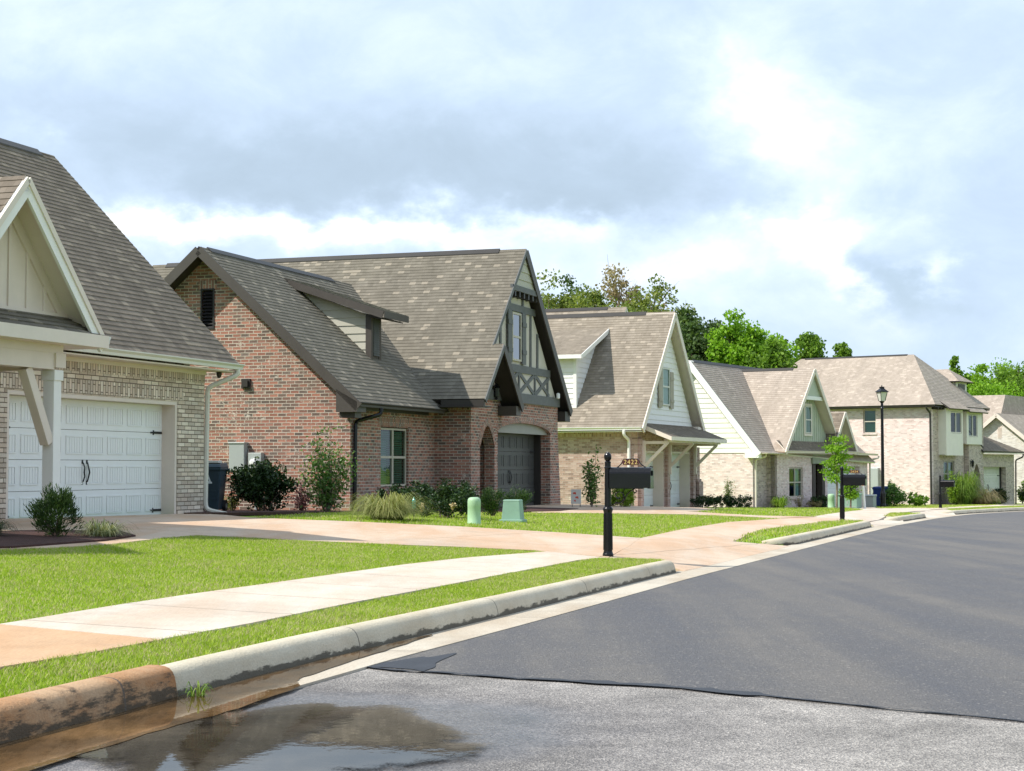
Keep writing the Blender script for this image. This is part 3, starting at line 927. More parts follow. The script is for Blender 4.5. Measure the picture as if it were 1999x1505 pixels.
pool('water', 'puddle_water', [(-2.2, 6.2), (-2.1, 7.2), (-1.88, 8.0), (-1.68, 8.6), (-1.50, 9.02), (-1.25, 9.25), (-.9, 9.1), (-.45, 8.85), (-.05, 8.6), (.2, 8.2), (.15, 7.7), (-.05, 7.2), (-.2, 6.6), (-.3, 6.0), (-1.2, 5.8)], .0105)
pool('water', 'muddy_water', [xy_of(s, float(tk(s)) + d) for s, d in ((3, -.02), (5, -.02), (7, -.02), (8.1, -.02), (9, -.02), (10, -.02), (11, -.03), (11.9, -.06), (10.9, -.16), (10.2, -.22), (9.4, -.28), (8.95, -.33), (8.72, -.45), (8.2, -.50), (7.6, -.52), (7.0, -.50), (6, -.52), (4.5, -.5), (3, -.5))], .0128)
# tar spilled along the seam and the edge of the new asphalt
def tar_strip(pts, zo):
    mb = MB(); L = [Vector((*xy_of(s, t), 0)) for s, t, w in pts]
    for i in range(len(pts) - 1):
        n = 6
        for k in range(n):
            def pt(u, side):
                s = pts[i][0] + (pts[i + 1][0] - pts[i][0]) * u; t_ = pts[i][1] + (pts[i + 1][1] - pts[i][1]) * u
                w = pts[i][2] + (pts[i + 1][2] - pts[i][2]) * u
                j = .25 * w * math.sin(17 * t_ + 3 * side + 9 * s) + .15 * w * math.sin(41 * t_)
                ss = s + (w + j) * side
                x, y = xy_of(ss, t_)
                d = t_ - float(tk(ss))
                return (x, y, rz(ss, d) + zo)
            q = [pt(k / n, 0), pt((k + 1) / n, 0), pt((k + 1) / n, 1), pt(k / n, 1)]
            mb.face(q[::-1])
    return tag(mb.build('tar_seam', 'tar'), kind='structure')


tar_strip([(seam_s(t) - .015, t, w) for t, w in ((4.27, .04), (4.05, .03), (3.8, .04), (3.5, .05), (3.2, .04), (2.9, .07), (2.7, .12), (2.45, .10), (2.2, .07), (1.95, .12), (1.8, .17), (1.7, .05), (1.4, .03), (1.0, .02), (.3, .02))], .0085)
tar_strip([(9.72, 4.25, .35), (9.72, 4.15, .75), (9.70, 4.05, .75), (9.68, 3.95, .5), (9.62, 3.85, .2)], .009)

# ---------------------------------------------------------------- houses
Z3 = Vector((0, 0, 1))


class Plane:
    """a wall plane in a house's own frame: a along u, b up, c outwards"""
    def __init__(s, o, u, n):
        s.o = Vector(o); s.u = Vector(u); s.n = Vector(n)
    def P(s, a, b, c=0.0):
        return tuple(s.o + s.u * a + Z3 * b + s.n * c)
    def box(s, mb, a0, a1, b0, b1, c0, c1, m=0):
        P = s.P
        mb.hexa([P(a0, b0, c0), P(a1, b0, c0), P(a1, b0, c1), P(a0, b0, c1), P(a0, b1, c0), P(a1, b1, c0), P(a1, b1, c1), P(a0, b1, c1)], m)
    def bar(s, mb, p, q, w, c0, c1, m=0):
        """flat board from p to q (a,b), w wide, between depths c0 and c1"""
        a = Vector((p[0], p[1])); b = Vector((q[0], q[1])); d = (b - a).normalized(); k = Vector((-d.y, d.x)) * (w / 2)
        P = s.P; c = [a - k, b - k, b + k, a + k]
        mb.hexa([P(v.x, v.y, c0) for v in c] + [P(v.x, v.y, c1) for v in c], m)


def front(y): return Plane((0, y, 0), (1, 0, 0), (0, -1, 0))
def left(x): return Plane((x, 0, 0), (0, 1, 0), (-1, 0, 0))
def right(x): return Plane((x, 0, 0), (0, 1, 0), (1, 0, 0))


def wall(parent, name, pl, poly, holes, mat, th=.25):
    mb = MB(); mb.sheet(poly, holes, pl.P, 0.0, -th)
    return mb.build(name, mat, parent)


def rect(a0, a1, b0, b1): return [(a0, b0), (a1, b0), (a1, b1), (a0, b1)]


def arch(a0, a1, b0, bs, bt, n=14):
    """opening with a curved head: springs at bs, crown at bt"""
    c = (a0 + a1) / 2; w = (a1 - a0) / 2
    return [(a0, b0), (a1, b0)] + [(c + w * math.cos(math.pi * k / n), bs + (bt - bs) * math.sin(math.pi * k / n)) for k in range(n + 1)]


def pointed(a0, a1, b0, bs, bt, n=12):
    c = (a0 + a1) / 2; w = (a1 - a0) / 2; out = [(a0, b0), (a1, b0)]
    for k in range(n + 1):
        x = math.cos(math.pi * k / n); out.append((c + w * x, bs + (bt - bs) * (1 - abs(x) ** 1.7)))
    return out


def clip_band(poly, v0, v1):
    def half(ps, f):
        out = []
        for i in range(len(ps)):
            a, b = ps[i], ps[(i + 1) % len(ps)]; fa, fb = f(a), f(b)
            if fa >= 0: out.append(a)
            if (fa >= 0) != (fb >= 0):
                k = fa / (fa - fb); out.append((a[0] + (b[0] - a[0]) * k, a[1] + (b[1] - a[1]) * k))
        return out
    ps = half(poly, lambda p: p[1] - v0)
    return half(ps, lambda p: v1 - p[1]) if ps else ps


def roof(parent, name, polys, mats, thick=.09, course=.135, step=.0105):
    """shingled roof: every course is a real overlapping step; mats = (shingles, underside)"""
    mb = MB()
    for poly in polys:
        P = [Vector(p) for p in poly]
        n = Vector((0, 0, 0))
        for i in range(len(P)):
            a, b = P[i], P[(i + 1) % len(P)]
            n += a.cross(b)
        n.normalize()
        if n.z < 0: n = -n; P = P[::-1]
        u = Vector((-n.y, n.x, 0)).normalized(); v = n.cross(u)
        if v.z < 0: v = -v; u = -u
        o = min(P, key=lambda p: p.z)
        q = [((p - o).dot(u), (p - o).dot(v)) for p in P]
        if sum(q[i][0] * q[(i + 1) % len(q)][1] - q[(i + 1) % len(q)][0] * q[i][1] for i in range(len(q))) < 0: q = q[::-1]
        vmax = max(b for a, b in q); k = 0
        while k * course < vmax - .01:
            v0, v1 = k * course, min(vmax, (k + 1) * course)
            band = clip_band(q, v0, v1)
            if len(band) >= 3:
                def up(p): return o + u * p[0] + v * p[1] + n * (step * (1 - (p[1] - v0) / course) + .002)
                mb.face([up(p) for p in band], 0, [(a, b) for a, b in band])
                for i in range(len(band)):
                    a, b = band[i], band[(i + 1) % len(band)]
                    if abs(a[1] - v0) < 1e-5 and abs(b[1] - v0) < 1e-5:
                        A, B = o + u * a[0] + v * a[1], o + u * b[0] + v * b[1]
                        mb.face([A, B, B + n * (step + .002), A + n * (step + .002)][::-1], 0, [(a[0], v0 + .002), (b[0], v0 + .002), (b[0], v0 + .01), (a[0], v0 + .01)])
            k += 1
        W_ = [o + u * a + v * b for a, b in q]
        mb.face(W_, 0, q)
        mb.face([p - n * thick for p in W_][::-1], 1)
        for i in range(len(W_)):
            a, b = W_[i], W_[(i + 1) % len(W_)]
            mb.face([a - n * thick, b - n * thick, b + n * .004, a + n * .004], 1)
    return mb.build(name, list(mats), parent)


def ridge_cap(parent, p0, p1, slope, mat, w=.13, lift=.024, name='ridge_vent'):
    """raised vent strip along a ridge"""
    p0 = Vector(p0); p1 = Vector(p1); d = (p1 - p0).normalized(); a = Vector((-d.y, d.x, 0))
    mb = MB()
    for p in (1,):
        A = a * w; dz = Z3 * (w * slope); L_ = Z3 * lift
        for s in (1, -1):
            q = [p0 + L_, p1 + L_, p1 + A * s - dz + L_, p0 + A * s - dz + L_]
            mb.face(q if s < 0 else q[::-1])
            e = [p0 + A * s - dz + L_, p1 + A * s - dz + L_, p1 + A * s - dz, p0 + A * s - dz]
            mb.face(e if s < 0 else e[::-1])
        mb.face([p0 + L_, p0 + A - dz + L_, p0 - dz, p0 - A - dz + L_]); mb.face([p1 + L_, p1 - A - dz + L_, p1 - dz, p1 + A - dz + L_])
    return mb.build(name, mat, parent)


def gutter(parent, p0, p1, out, mat, name='gutter'):
    """K-profile gutter along an eave; out = direction away from the wall"""
    p0 = Vector(p0); p1 = Vector(p1); o = Vector(out)
    prof = [(0, -.11), (.08, -.11), (.085, -.06), (.12, -.02), (.12, .0), (.108, .0), (.1, -.02), (.06, -.085), (.012, -.085), (.012, .0), (0, .0)]
    mb = MB()
    a = [p0 + o * x + Z3 * z for x, z in prof]; b = [p1 + o * x + Z3 * z for x, z in prof]
    n = len(prof)
    for i in range(n):
        mb.face([a[i], a[(i + 1) % n], b[(i + 1) % n], b[i]])
    mb.face(a[:5] + [a[10]]); mb.face((b[:5] + [b[10]])[::-1])
    return mb.build(name, mat, parent, weld=True)


def downspout(parent, pts, mat, r=.045):
    mb = MB()
    P = [Vector(p) for p in pts]; C = [P[0]]
    for i in range(1, len(P) - 1):
        a = P[i].lerp(P[i - 1], min(.45, .11 / (P[i] - P[i - 1]).length)); b = P[i].lerp(P[i + 1], min(.45, .11 / (P[i] - P[i + 1]).length))
        for k in range(5):
            u = k / 4; C.append(a.lerp(P[i], u).lerp(P[i].lerp(b, u), u))
    C.append(P[-1])
    mb.tube(C, r, 8)
    return mb.build('downspout', mat, parent, smooth=True)


def window(parent, pl, a0, a1, b0, b1, mat, gl='glass_green', cols=1, rail=True, rec=.07, fw=.05, slats='blind_green', curtain=None, cover=(0, 1), sill=None, name='window'):
    f = MB(); c0, c1 = -rec - .06, -rec
    pl.box(f, a0, a0 + fw, b0, b1, c0, c1); pl.box(f, a1 - fw, a1, b0, b1, c0, c1)
    pl.box(f, a0 + fw, a1 - fw, b0, b0 + fw, c0, c1); pl.box(f, a0 + fw, a1 - fw, b1 - fw, b1, c0, c1)
    mid = (b0 + b1) / 2
    for k in range(1, cols):
        x = a0 + (a1 - a0) * k / cols
        pl.box(f, x - fw * .8, x + fw * .8, b0 + fw, b1 - fw, c0, c1 + .004)
    if rail:
        pl.box(f, a0 + fw, a1 - fw, mid - .03, mid + .03, c0, c1 - .006)
    fr = f.build(name, mat, parent)
    g = MB(); P = pl.P
    g.face([P(a0 + fw, b0 + fw, c1 - .03), P(a1 - fw, b0 + fw, c1 - .03), P(a1 - fw, b1 - fw, c1 - .03), P(a0 + fw, b1 - fw, c1 - .03)])
    g.build('pane', gl, fr)
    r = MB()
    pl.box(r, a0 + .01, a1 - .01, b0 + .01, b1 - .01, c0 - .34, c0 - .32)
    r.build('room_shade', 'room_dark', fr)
    if slats:
        s = MB(); h0 = b0 + fw + (b1 - b0 - 2 * fw) * (1 - cover[1]); k = 0
        y = b1 - fw - .03
        while y > h0:
            s.face([P(a0 + fw, y, c0 - .02), P(a1 - fw, y, c0 - .02), P(a1 - fw, y - .042, c0 - .045), P(a0 + fw, y - .042, c0 - .045)]); y -= .055
        s.build('blind', slats, fr)
    if curtain:
        for (x0, x1, y0, y1) in curtain:
            s = MB(); n = 24
            for k in range(n):
                u0, u1 = k / n, (k + 1) / n
                def cx(u): return x0 + (x1 - x0) * u
                def cc(u): return c0 - .10 + .03 * math.sin(u * 26)
                s.face([P(cx(u0), y0, cc(u0)), P(cx(u1), y0, cc(u1)), P(cx(u1), y1, cc(u1)), P(cx(u0), y1, cc(u0))])
            s.build('curtain', 'curtain_white', fr, smooth=True)
    if sill:
        s = MB(); pl.box(s, a0 - .08, a1 + .08, b0 - .10, b0 - .005, -.05, .05)
        s.build('sill', sill, fr)
    return fr


def garage_door(parent, pl, a0, a1, b0, b1, mat, cols, depth, hardware='black_hardware', handle=True, hinges=True):
    """sectional door: four sections of beaded raised panels, strap hinges and a pair of handles; depth = set back behind pl"""
    mb = MB(); H = (b1 - b0) / 4; w = (a1 - a0) / cols
    for r in range(4):
        z0 = b0 + r * H + .004; z1 = b0 + (r + 1) * H - .004
        pl.box(mb, a0, a1, z0, z1, -depth - .05, -depth)
        for c in range(cols):
            x0 = a0 + c * w + .07; x1 = a0 + (c + 1) * w - .07; y0 = z0 + .10; y1 = z1 - .10
            # panel frame standing proud, beaded field inside it
            for q in ((x0, x1, y0, y0 + .022), (x0, x1, y1 - .022, y1), (x0, x0 + .022, y0 + .022, y1 - .022), (x1 - .022, x1, y0 + .022, y1 - .022)):
                pl.box(mb, *q, -depth + .001, -depth + .014)
            nb = max(3, int((x1 - x0) / .085)); bw = (x1 - x0 - .05) / nb
            for k in range(nb):
                pl.box(mb, x0 + .025 + k * bw + .006, x0 + .025 + (k + 1) * bw - .006, y0 + .028, y1 - .028, -depth + .001, -depth + .007)
    d = mb.build('garage_door', mat, parent)
    def hinge(x, s, z):
        h = MB(); pl.box(h, min(x, x + s * .30), max(x, x + s * .30), z - .022, z + .022, -depth + .002, -depth + .016)
        pl.bar(h, (x + s * .30, z - .045), (x + s * .30, z + .045), .03, -depth + .002, -depth + .016)
        pl.bar(h, (x + s * .32, z), (x + s * .40, z), .03, -depth + .002, -depth + .014)
        h.build('hinge', hardware, d)
    if hinges:
        for z in (b0 + .12, b0 + 3 * H):
            hinge(a0 + .02, 1, z); hinge(a1 - .02, -1, z)
    if handle:
        cx = (a0 + a1) / 2; z = b0 + 1.5 * H + .05
        for s in (-1, 1):
            h = MB()
            P = pl.P
            h.tube([P(cx + s * .07, z + .17, -depth + .02), P(cx + s * .06, z + .08, -depth + .05), P(cx + s * .085, z, -depth + .055), P(cx + s * .06, z - .08, -depth + .05), P(cx + s * .07, z - .17, -depth + .02)], [.012, .013, .015, .013, .012], 6)
            pl.bar(h, (cx + s * .07, z + .15), (cx + s * .07, z + .22), .035, -depth, -depth + .012); pl.bar(h, (cx + s * .07, z - .22), (cx + s * .07, z - .15), .035, -depth, -depth + .012)
            h.build('handle', hardware, d)
    return d


def soldier(parent, pl, a0, a1, b0, b1, mat, proud=.012):
    """row of bricks on end"""
    mb = MB(); P = pl.P
    pl.box(mb, a0, a1, b0, b1, -.02, proud)
    mb.uv = [[(pl_uv(pl, v)[1] + .02, pl_uv(pl, v)[0]) for v in [mb.v[i] for i in f]] for f in mb.f]
    return mb.build('soldier_course', mat, parent)


def pl_uv(pl, v):
    d = Vector(v) - pl.o
    return d.dot(pl.u), d.z


def lap_siding(parent, name, pl, poly, mat, h=.18, c=0.0, holes=()):
    """weatherboards: each board a real tilted course"""
    mb = MB()
    b0 = min(b for a, b in poly); b1 = max(b for a, b in poly); k = 0
    while b0 + k * h < b1 - .005:
        v0, v1 = b0 + k * h, min(b1, b0 + (k + 1) * h)
        band = clip_band(poly, v0, v1)
        if len(band) >= 3:
            def up(p): return pl.P(p[0], p[1], c + .022 * (1 - (p[1] - v0) / h))
            mb.face([up(p) for p in band])
            for i in range(len(band)):
                p, q = band[i], band[(i + 1) % len(band)]
                if abs(p[1] - v0) < 1e-5 and abs(q[1] - v0) < 1e-5:
                    mb.face([pl.P(p[0], p[1], c), pl.P(q[0], q[1], c), up(q), up(p)])
        k += 1
    mb.sheet(poly, [], pl.P, c - .002, c - .15)
    return mb.build(name, mat, parent)


def board_batten(parent, name, pl, poly, mat, gap=.4, c=0.0, start=0.0):
    mb = MB(); mb.sheet(poly, [], pl.P, c, c - .12)
    amin = min(a for a, b in poly); amax = max(a for a, b in poly)
    x = start if start > amin else amin + .2
    while x < amax - .05:
        ys = []
        for i in range(len(poly)):
            p, q = poly[i], poly[(i + 1) % len(poly)]
            if (p[0] > x) != (q[0] > x): ys.append(p[1] + (q[1] - p[1]) * (x - p[0]) / (q[0] - p[0]))
        if len(ys) >= 2: pl.box(mb, x - .03, x + .03, min(ys), max(ys) - .02, c + .001, c + .024)
        x += gap
    return mb.build(name, mat, parent)


def sconce(parent, p, name='wall_lantern'):
    mb = MB(); x, y, z = p
    mb.lathe([(.02, -.24), (.045, -.20), (.03, -.17), (.075, -.15), (.085, .08), (.11, .10), (.06, .17), (.015, .22)], 8, (x, y - .13, z))
    mb.tube([(x, y, z + .1), (x, y - .06, z + .27), (x, y - .13, z + .2)], .012, 6); mb.box(x - .05, x + .05, y - .02, y, z - .05, z + .18)
    o = mb.build(name, 'black_iron', parent)
    g = MB(); g.lathe([(.04, -.10), (.05, -.09), (.055, .04), (.04, .05)], 8, (x, y - .131, z)); g.build('lamp_glass', 'lamp_glass', o)
    return o


def rake(parent, p0, p1, h, w, mat, name='rake_board'):
    mb = MB(); mb.beam(p0, p1, w, h)
    return mb.build(name, mat, parent)


def house(name, o, th, label):
    return empty(name, o, R(90) - th, label, 'house', 'houses along the street')


# ======== house one: cream brick, wide white garage door, gabled entry porch
h = house('brick_house', O1, T1, 'cream brick house at the left edge with a wide white garage door and gabled porch')
F = front(0)
wall(h, 'front_wall', F, rect(-14, 0, -.6, 2.72), [rect(-6.42, -1.03, -.3, 2.16)], 'brick_cream', .32)
wall(h, 'side_wall', right(0), [(.33, -.6), (7.9, -.6), (7.9, 2.7), (3.94, 6.75), (.33, 3.05)], [], 'brick_cream')
wall(h, 'side_wall', left(-14), [(.33, -.6), (7.9, -.6), (7.9, 2.7), (3.94, 6.75), (.33, 3.05)], [], 'brick_cream')
mb = MB(); mb.box(-14, 0, 7.9, 8.1, -.6, 2.7); mb.build('rear_wall', 'brick_cream', h)
soldier(h, F, -6.62, -.83, 2.185, 2.42, 'brick_cream', .014)
soldier(h, F, -14, 0, 2.56, 2.72, 'brick_cream', .010)
mb = MB()   # garage door surround
F.box(mb, -1.10, -1.03, -.05, 2.16, -.36, -.012); F.box(mb, -6.42, -6.35, -.05, 2.16, -.36, -.012); F.box(mb, -6.35, -1.10, 2.09, 2.16, -.36, -.012)
mb.build('door_surround', 'trim_cream', h)
garage_door(h, F, -6.35, -1.10, -.03, 2.09, 'door_white', 8, .30)
mb = MB(); F.box(mb, -6.35, -1.1, -.06, -.028, -.33, -.28); mb.build('door_seal', 'black_hardware', h)
mb = MB(); F.box(mb, -14, .02, 2.72, 2.79, -.1, .03); mb.box(-14, .55, -.45, -.03, 2.79, 2.815); mb.build('soffit', 'trim_cream', h)
roof(h, 'roof', [[(-14.3, -.45, 2.96), (.59, -.45, 2.96), (.59, 3.94, 7.42), (-14.3, 3.94, 7.42)], [(-14.3, 8.33, 2.96), (.59, 8.33, 2.96), (.59, 3.94, 7.42), (-14.3, 3.94, 7.42)]], ('shingle_brown', 'trim_cream'))
ridge_cap(h, (-13.5, 3.94, 7.44), (.02, 3.94, 7.44), 1.0, 'trim_dark_face', .13)
gutter(h, (-8.3, -.45, 2.955), (.60, -.45, 2.955), (0, -1, 0), 'gutter_cream')
downspout(h, [(.44, -.50, 2.86), (.44, -.50, 2.74), (.09, -.02, 2.48), (.075, .0, .14), (.085, -.05, .06), (.17, -.42, -.02)], 'gutter_cream', .05)
mb = MB(); mb.lathe([(.05, 0), (.06, -.05), (.035, -.12), (.01, -.13)], 10, (.22, -.2, 2.80)); mb.build('flood_light', 'trim_dark', h)
# porch
rx, ry, rzt, re = -10.30, -3.0, 4.83, 2.78
porch = MB()
roof(h, 'porch_roof', [[(re_x, ry, z0), (rx, ry, rzt), (rx, 1.6, rzt), (re_x, 1.6, z0)] for re_x, z0 in ((-8.40, re), (-12.20, re))], ('shingle_brown', 'trim_cream'), .08)
for ex, s in ((-8.40, 1), (-12.20, -1)):
    rake(h, (rx, ry - .02, rzt - .15), (ex, ry - .02, re - .15), .20, .045, 'trim_white')
    rake(h, (rx, ry - .05, rzt - .05), (ex, ry - .05, re - .05), .085, .03, 'trim_cream')
G_ = front(-2.62)
board_batten(h, 'gable_panel', G_, [(-11.95, 2.86), (-8.66, 2.86), (rx, 4.66)], 'trim_shaded_tan', .41, 0, -11.75)
mb = MB()
for s in (1, -1): G_.bar(mb, (rx, 4.62), (rx + s * 1.72, 2.80), .20, .0, .035)
G_.box(mb, -12.0, -8.6, 3.00, 3.09, .0, .05)
mb.build('gable_trim', 'trim_shaded_tan', h)
roof(h, 'skirt_roof', [[(-12.2, -3.06, 2.79), (-8.42, -3.06, 2.79), (-8.72, -2.62, 3.06), (-11.9, -2.62, 3.06)]], ('shingle_grey', 'trim_cream'), .05, .135, .02)
mb = MB(); mb.box(-12.3, -8.36, -3.10, -3.03, 2.62, 2.80); mb.box(-8.40, -8.36, -3.03, 0, 2.62, 2.80); mb.build('fascia', 'trim_cream', h)
gutter(h, (-8.36, -3.06, 2.80), (-8.36, -.45, 2.80), (1, 0, 0), 'gutter_cream')
mb = MB(); mb.box(-12.3, -8.40, -3.03, -.45, 2.615, 2.645); mb.build('porch_ceiling', 'trim_shaded_tan', h)
mb = MB(); mb.box(-12.3, -9.12, -2.84, -2.60, 2.50, 2.615); mb.box(-9.32, -9.08, -2.86, -2.58, 2.30, 2.50); mb.build('frieze', 'trim_shaded_tan', h)
mb = MB(); mb.box(-12.3, -9.32, -2.83, -2.61, 2.27, 2.50); mb.box(-9.28, -9.11, -2.6, .0, 2.27, 2.50); mb.build('beam', 'trim_shaded_tan', h)
for px in (-9.20, -11.9):
    p = MB(); p.box(px - .09, px + .09, -2.81, -2.63, -.6, 2.27); p.box(px - .11, px + .11, -2.83, -2.61, 2.12, 2.268); p.box(px - .12, px + .12, -2.84, -2.60, -.6, .02)
    p.build('porch_post', 'trim_white', h, bevel=.006)
mb = MB(); mb.beam((-9.86, -2.72, 2.27), (-9.31, -2.72, 1.24), .14, .15, (1, 0, 0)); mb.build('brace', 'trim_shaded_tan', h, bevel=.006)
mb = MB(); mb.box(-12.2, -7.4, -2.6, -.0, -.6, -.06); mb.build('porch_floor', 'concrete_drive', h)

roof(h, 'shade_gable_roof', [[(-13.4, -3.1, 2.7), (-15.6, -3.1, 4.5), (-15.6, 1.5, 4.5), (-13.4, 1.5, 2.7)], [(-17.8, -3.1, 2.7), (-15.6, -3.1, 4.5), (-15.6, 1.5, 4.5), (-17.8, 1.5, 2.7)]], ('shingle_brown', 'trim_cream'), .08)  # unseen gable added beyond the left edge to shade the lawn's back edge
wall(h, 'shade_gable_wall', front(-2.7), [(-17.4, -.6), (-13.7, -.6), (-13.7, 2.8), (-15.6, 4.3), (-17.4, 2.8)], [], 'brick_cream')
wall(h, 'shade_gable_wall', right(-13.7), rect(-2.45, 0, -.6, 2.8), [], 'brick_cream')

# ======== house two: red brick, dark trim, half-timbered gable over the garage
h = house('brick_house', O2, T2, 'red brick house with a steep half-timbered gable over a dark grey garage door')
S = left(0); F = front(0)
wall(h, 'side_wall', S, [(-.0, -.7), (7.95, -.7), (7.95, 2.5), (3.82, 6.12), (-.0, 2.68)], [rect(3.70, 4.0, 4.31, 5.24)], 'brick_red', .25)
wall(h, 'front_wall', F, rect(.25, 5.46, -.7, 2.62), [rect(1.84, 3.66, .38, 1.89)], 'brick_red')
B = front(-1.05)
gd = arch(7.62, 12.48, -.7, 1.86, 2.16, 18)
wall(h, 'garage_wall', B, [(5.46, -.7), (13.25, -.7), (13.25, 2.75), (10.3, 2.75), (7.9, 2.75), (6.9, 3.75), (6.42, 4.1), (5.46, 3.15)], [pointed(6.18, 7.35, -.7, 1.45, 2.03), gd], 'brick_red', .30)
wall(h, 'return_wall', left(5.46), rect(-.75, .0, -.7, 2.65), [], 'brick_red', .25)
wall(h, 'side_wall', right(13.25), rect(-.75, 9, -.7, 2.75), [], 'brick_red')
mb = MB(); mb.box(0, 13.2, 9.0, 9.2, -.7, 2.75); mb.build('rear_wall', 'brick_red', h)
mb = MB()     # battered pier foot beside the garage
mb.hexa([(13.25, -1.05, -.7), (13.62, -1.05, -.7), (13.62, -.6, -.7), (13.25, -.6, -.7), (13.25, -1.05, 1.75), (13.27, -1.05, 1.75), (13.27, -.6, 1.75), (13.25, -.6, 1.75)])
mb.build('buttress', 'brick_red', h)
soldier(h, F, 1.70, 3.80, 1.92, 2.15, 'brick_red'); soldier(h, F, .25, 5.46, 2.42, 2.60, 'brick_red', .008)
soldier(h, S, 3.6, 4.1, 5.27, 5.48, 'brick_red'); soldier(h, left(5.46), -1.05, 0, 2.42, 2.60, 'brick_red', .008)
def arch_ring(parent, pl, pts, w, mat):
    mb = MB(); c = (sum(p[0] for p in pts) / len(pts), min(p[1] for p in pts) - .4)
    def out(p):
        d = Vector((p[0] - c[0], p[1] - c[1])).normalized(); return (p[0] + d.x * w, p[1] + d.y * w)
    L_ = 0
    for p, q in zip(pts, pts[1:]):
        k = math.hypot(q[0] - p[0], q[1] - p[1])
        a, b = out(p), out(q)
        uv = [(.02, L_), (.02, L_ + k), (.24, L_ + k), (.24, L_)]
        mb.face([pl.P(*p, .012), pl.P(*q, .012), pl.P(*b, .012), pl.P(*a, .012)], 0, uv)
        mb.face([pl.P(*a, .012), pl.P(*b, .012), pl.P(*b, -.02), pl.P(*a, -.02)]); mb.face([pl.P(*p, .012), pl.P(*q, .012), pl.P(*q, -.02), pl.P(*p, -.02)])
        L_ += k
    mb.build('brick_arch', mat, parent)
arch_ring(h, B, gd[2:], .20, 'brick_red'); arch_ring(h, B, pointed(6.18, 7.35, -.7, 1.45, 2.03)[2:], .20, 'brick_red')
mb = MB()     # shallow head panel over the garage door
mb.sheet(arch(7.62, 12.48, 1.86, 1.861, 2.16, 18)[2:], [], B.P, -.10, -.16); mb.build('transom_panel', 'transom_beige', h)
mb = MB(); B.box(mb, 12.40, 12.48, -.4, 1.86, -.62, -.30); B.box(mb, 7.62, 7.70, -.4, 1.86, -.62, -.30); B.box(mb, 7.70, 12.40, 1.88, 1.95, -.60, -.50); mb.build('door_surround', 'trim_dark', h)
garage_door(h, B, 7.70, 12.40, -.27, 1.88, 'door_grey', 8, .50)
mb = MB(); mb.box(7.30, 13.2, -.74, 5, -.5, -.275); mb.build('garage_floor', 'concrete_drive', h)
mb = MB(); mb.box(5.5, 13.2, 3.5, 3.6, -.6, 2.6); mb.box(7.45, 7.58, -.75, 3.5, -.6, 2.6); mb.build('inner_wall', 'brick_red', h)
window(h, F, 1.86, 3.64, .40, 1.87, 'window_frame_tan', cols=2, cover=(0, 1), curtain=[(1.92, 2.62, .45, 1.55)], rec=.06, slats='blind_green')
mb = MB(); F.box(mb, 1.74, 3.76, .28, .375, -.1, .05); mb.build('window_sill', 'brick_red', h)
mb = MB()     # louvred gable vent
S.box(mb, 3.66, 3.70, 4.27, 5.28, -.1, .02); S.box(mb, 4.0, 4.04, 4.27, 5.28, -.1, .02); S.box(mb, 3.70, 4.0, 5.24, 5.28, -.1, .02); S.box(mb, 3.70, 4.0, 4.27, 4.31, -.1, .02); S.box(mb, 3.70, 4.0, 4.31, 5.24, -.2, -.18)
z = 4.35
while z < 5.22:
    P = S.P; mb.hexa([P(3.70, z - .03, .0), P(4.0, z - .03, .0), P(4.0, z - .035, .012), P(3.70, z - .035, .012), P(3.70, z + .035, -.09), P(4.0, z + .035, -.09), P(4.0, z + .05, -.08), P(3.70, z + .05, -.08)]); z += .082
mb.build('gable_vent', 'vent_black', h)
mb = MB(); S.box(mb, 2.65, 2.88, 2.80, 3.03, 0, .05); S.box(mb, 2.69, 2.84, 2.84, 2.99, .05, .10); mb.build('dryer_vent', 'trim_dark', h)
mb = MB(); S.box(mb, 2.72, 3.13, .80, 1.48, .0, .19); S.box(mb, 2.70, 3.15, 1.455, 1.49, .0, .21); mb.build('breaker_box', 'meter_grey', h, bevel=.008)
mb = MB(); S.box(mb, 2.27, 2.62, .70, 1.23, .0, .17); mb.tube([S.P(2.72, .86, .08), S.P(2.60, .86, .08)], .03, 8); mb.tube([S.P(2.45, .7, .07), S.P(2.45, -.4, .07)], .035, 8)
e = mb.build('meter_box', 'meter_grey', h, bevel=.008)
mb = MB(); mb.tube([S.P(2.45, 1.0, .17), S.P(2.45, 1.0, .20), S.P(2.45, 1.0, .27), S.P(2.45, 1.0, .29)], [.095, .085, .08, .05], 16); mb.build('meter_dial', 'white_lens', e, smooth=False)
# roofs
WZ = lambda y: 2.795 + (y - 0) * .906
wp = lambda x, y: (x, y, WZ(y))
roof(h, 'wing_roof', [[wp(-.52, -.42), wp(9, -.42), wp(9, 3.82), wp(-.52, 3.82)], [(-.52, 8.2, WZ(-.42)), (9, 8.2, WZ(-.42)), wp(9, 3.82), wp(-.52, 3.82)]], ('shingle_grey', 'trim_dark'), .10)
ridge_cap(h, (-.1, 3.82, WZ(3.82) + .02), (7.1, 3.82, WZ(3.82) + .02), .906, 'trim_dark')
rake(h, (-.535, -.46, WZ(-.46) - .09), (-.535, 3.82, WZ(3.82) - .09), .23, .03, 'trim_dark_face'); rake(h, (-.535, 8.2, WZ(-.42) - .09), (-.535, 3.82, WZ(3.82) - .09), .23, .03, 'trim_dark_face')
mb = MB(); mb.hexa([(-.55, -.42, 2.18), (-.02, -.42, 2.18), (-.02, .12, 2.18), (-.55, .12, 2.18), (-.55, -.42, 2.42), (-.02, -.42, 2.42), (-.02, .12, 2.72), (-.55, .12, 2.72)]); mb.box(-.40, -.02, -.30, .10, 2.05, 2.18); mb.build('cornice_return', 'trim_dark_face', h)
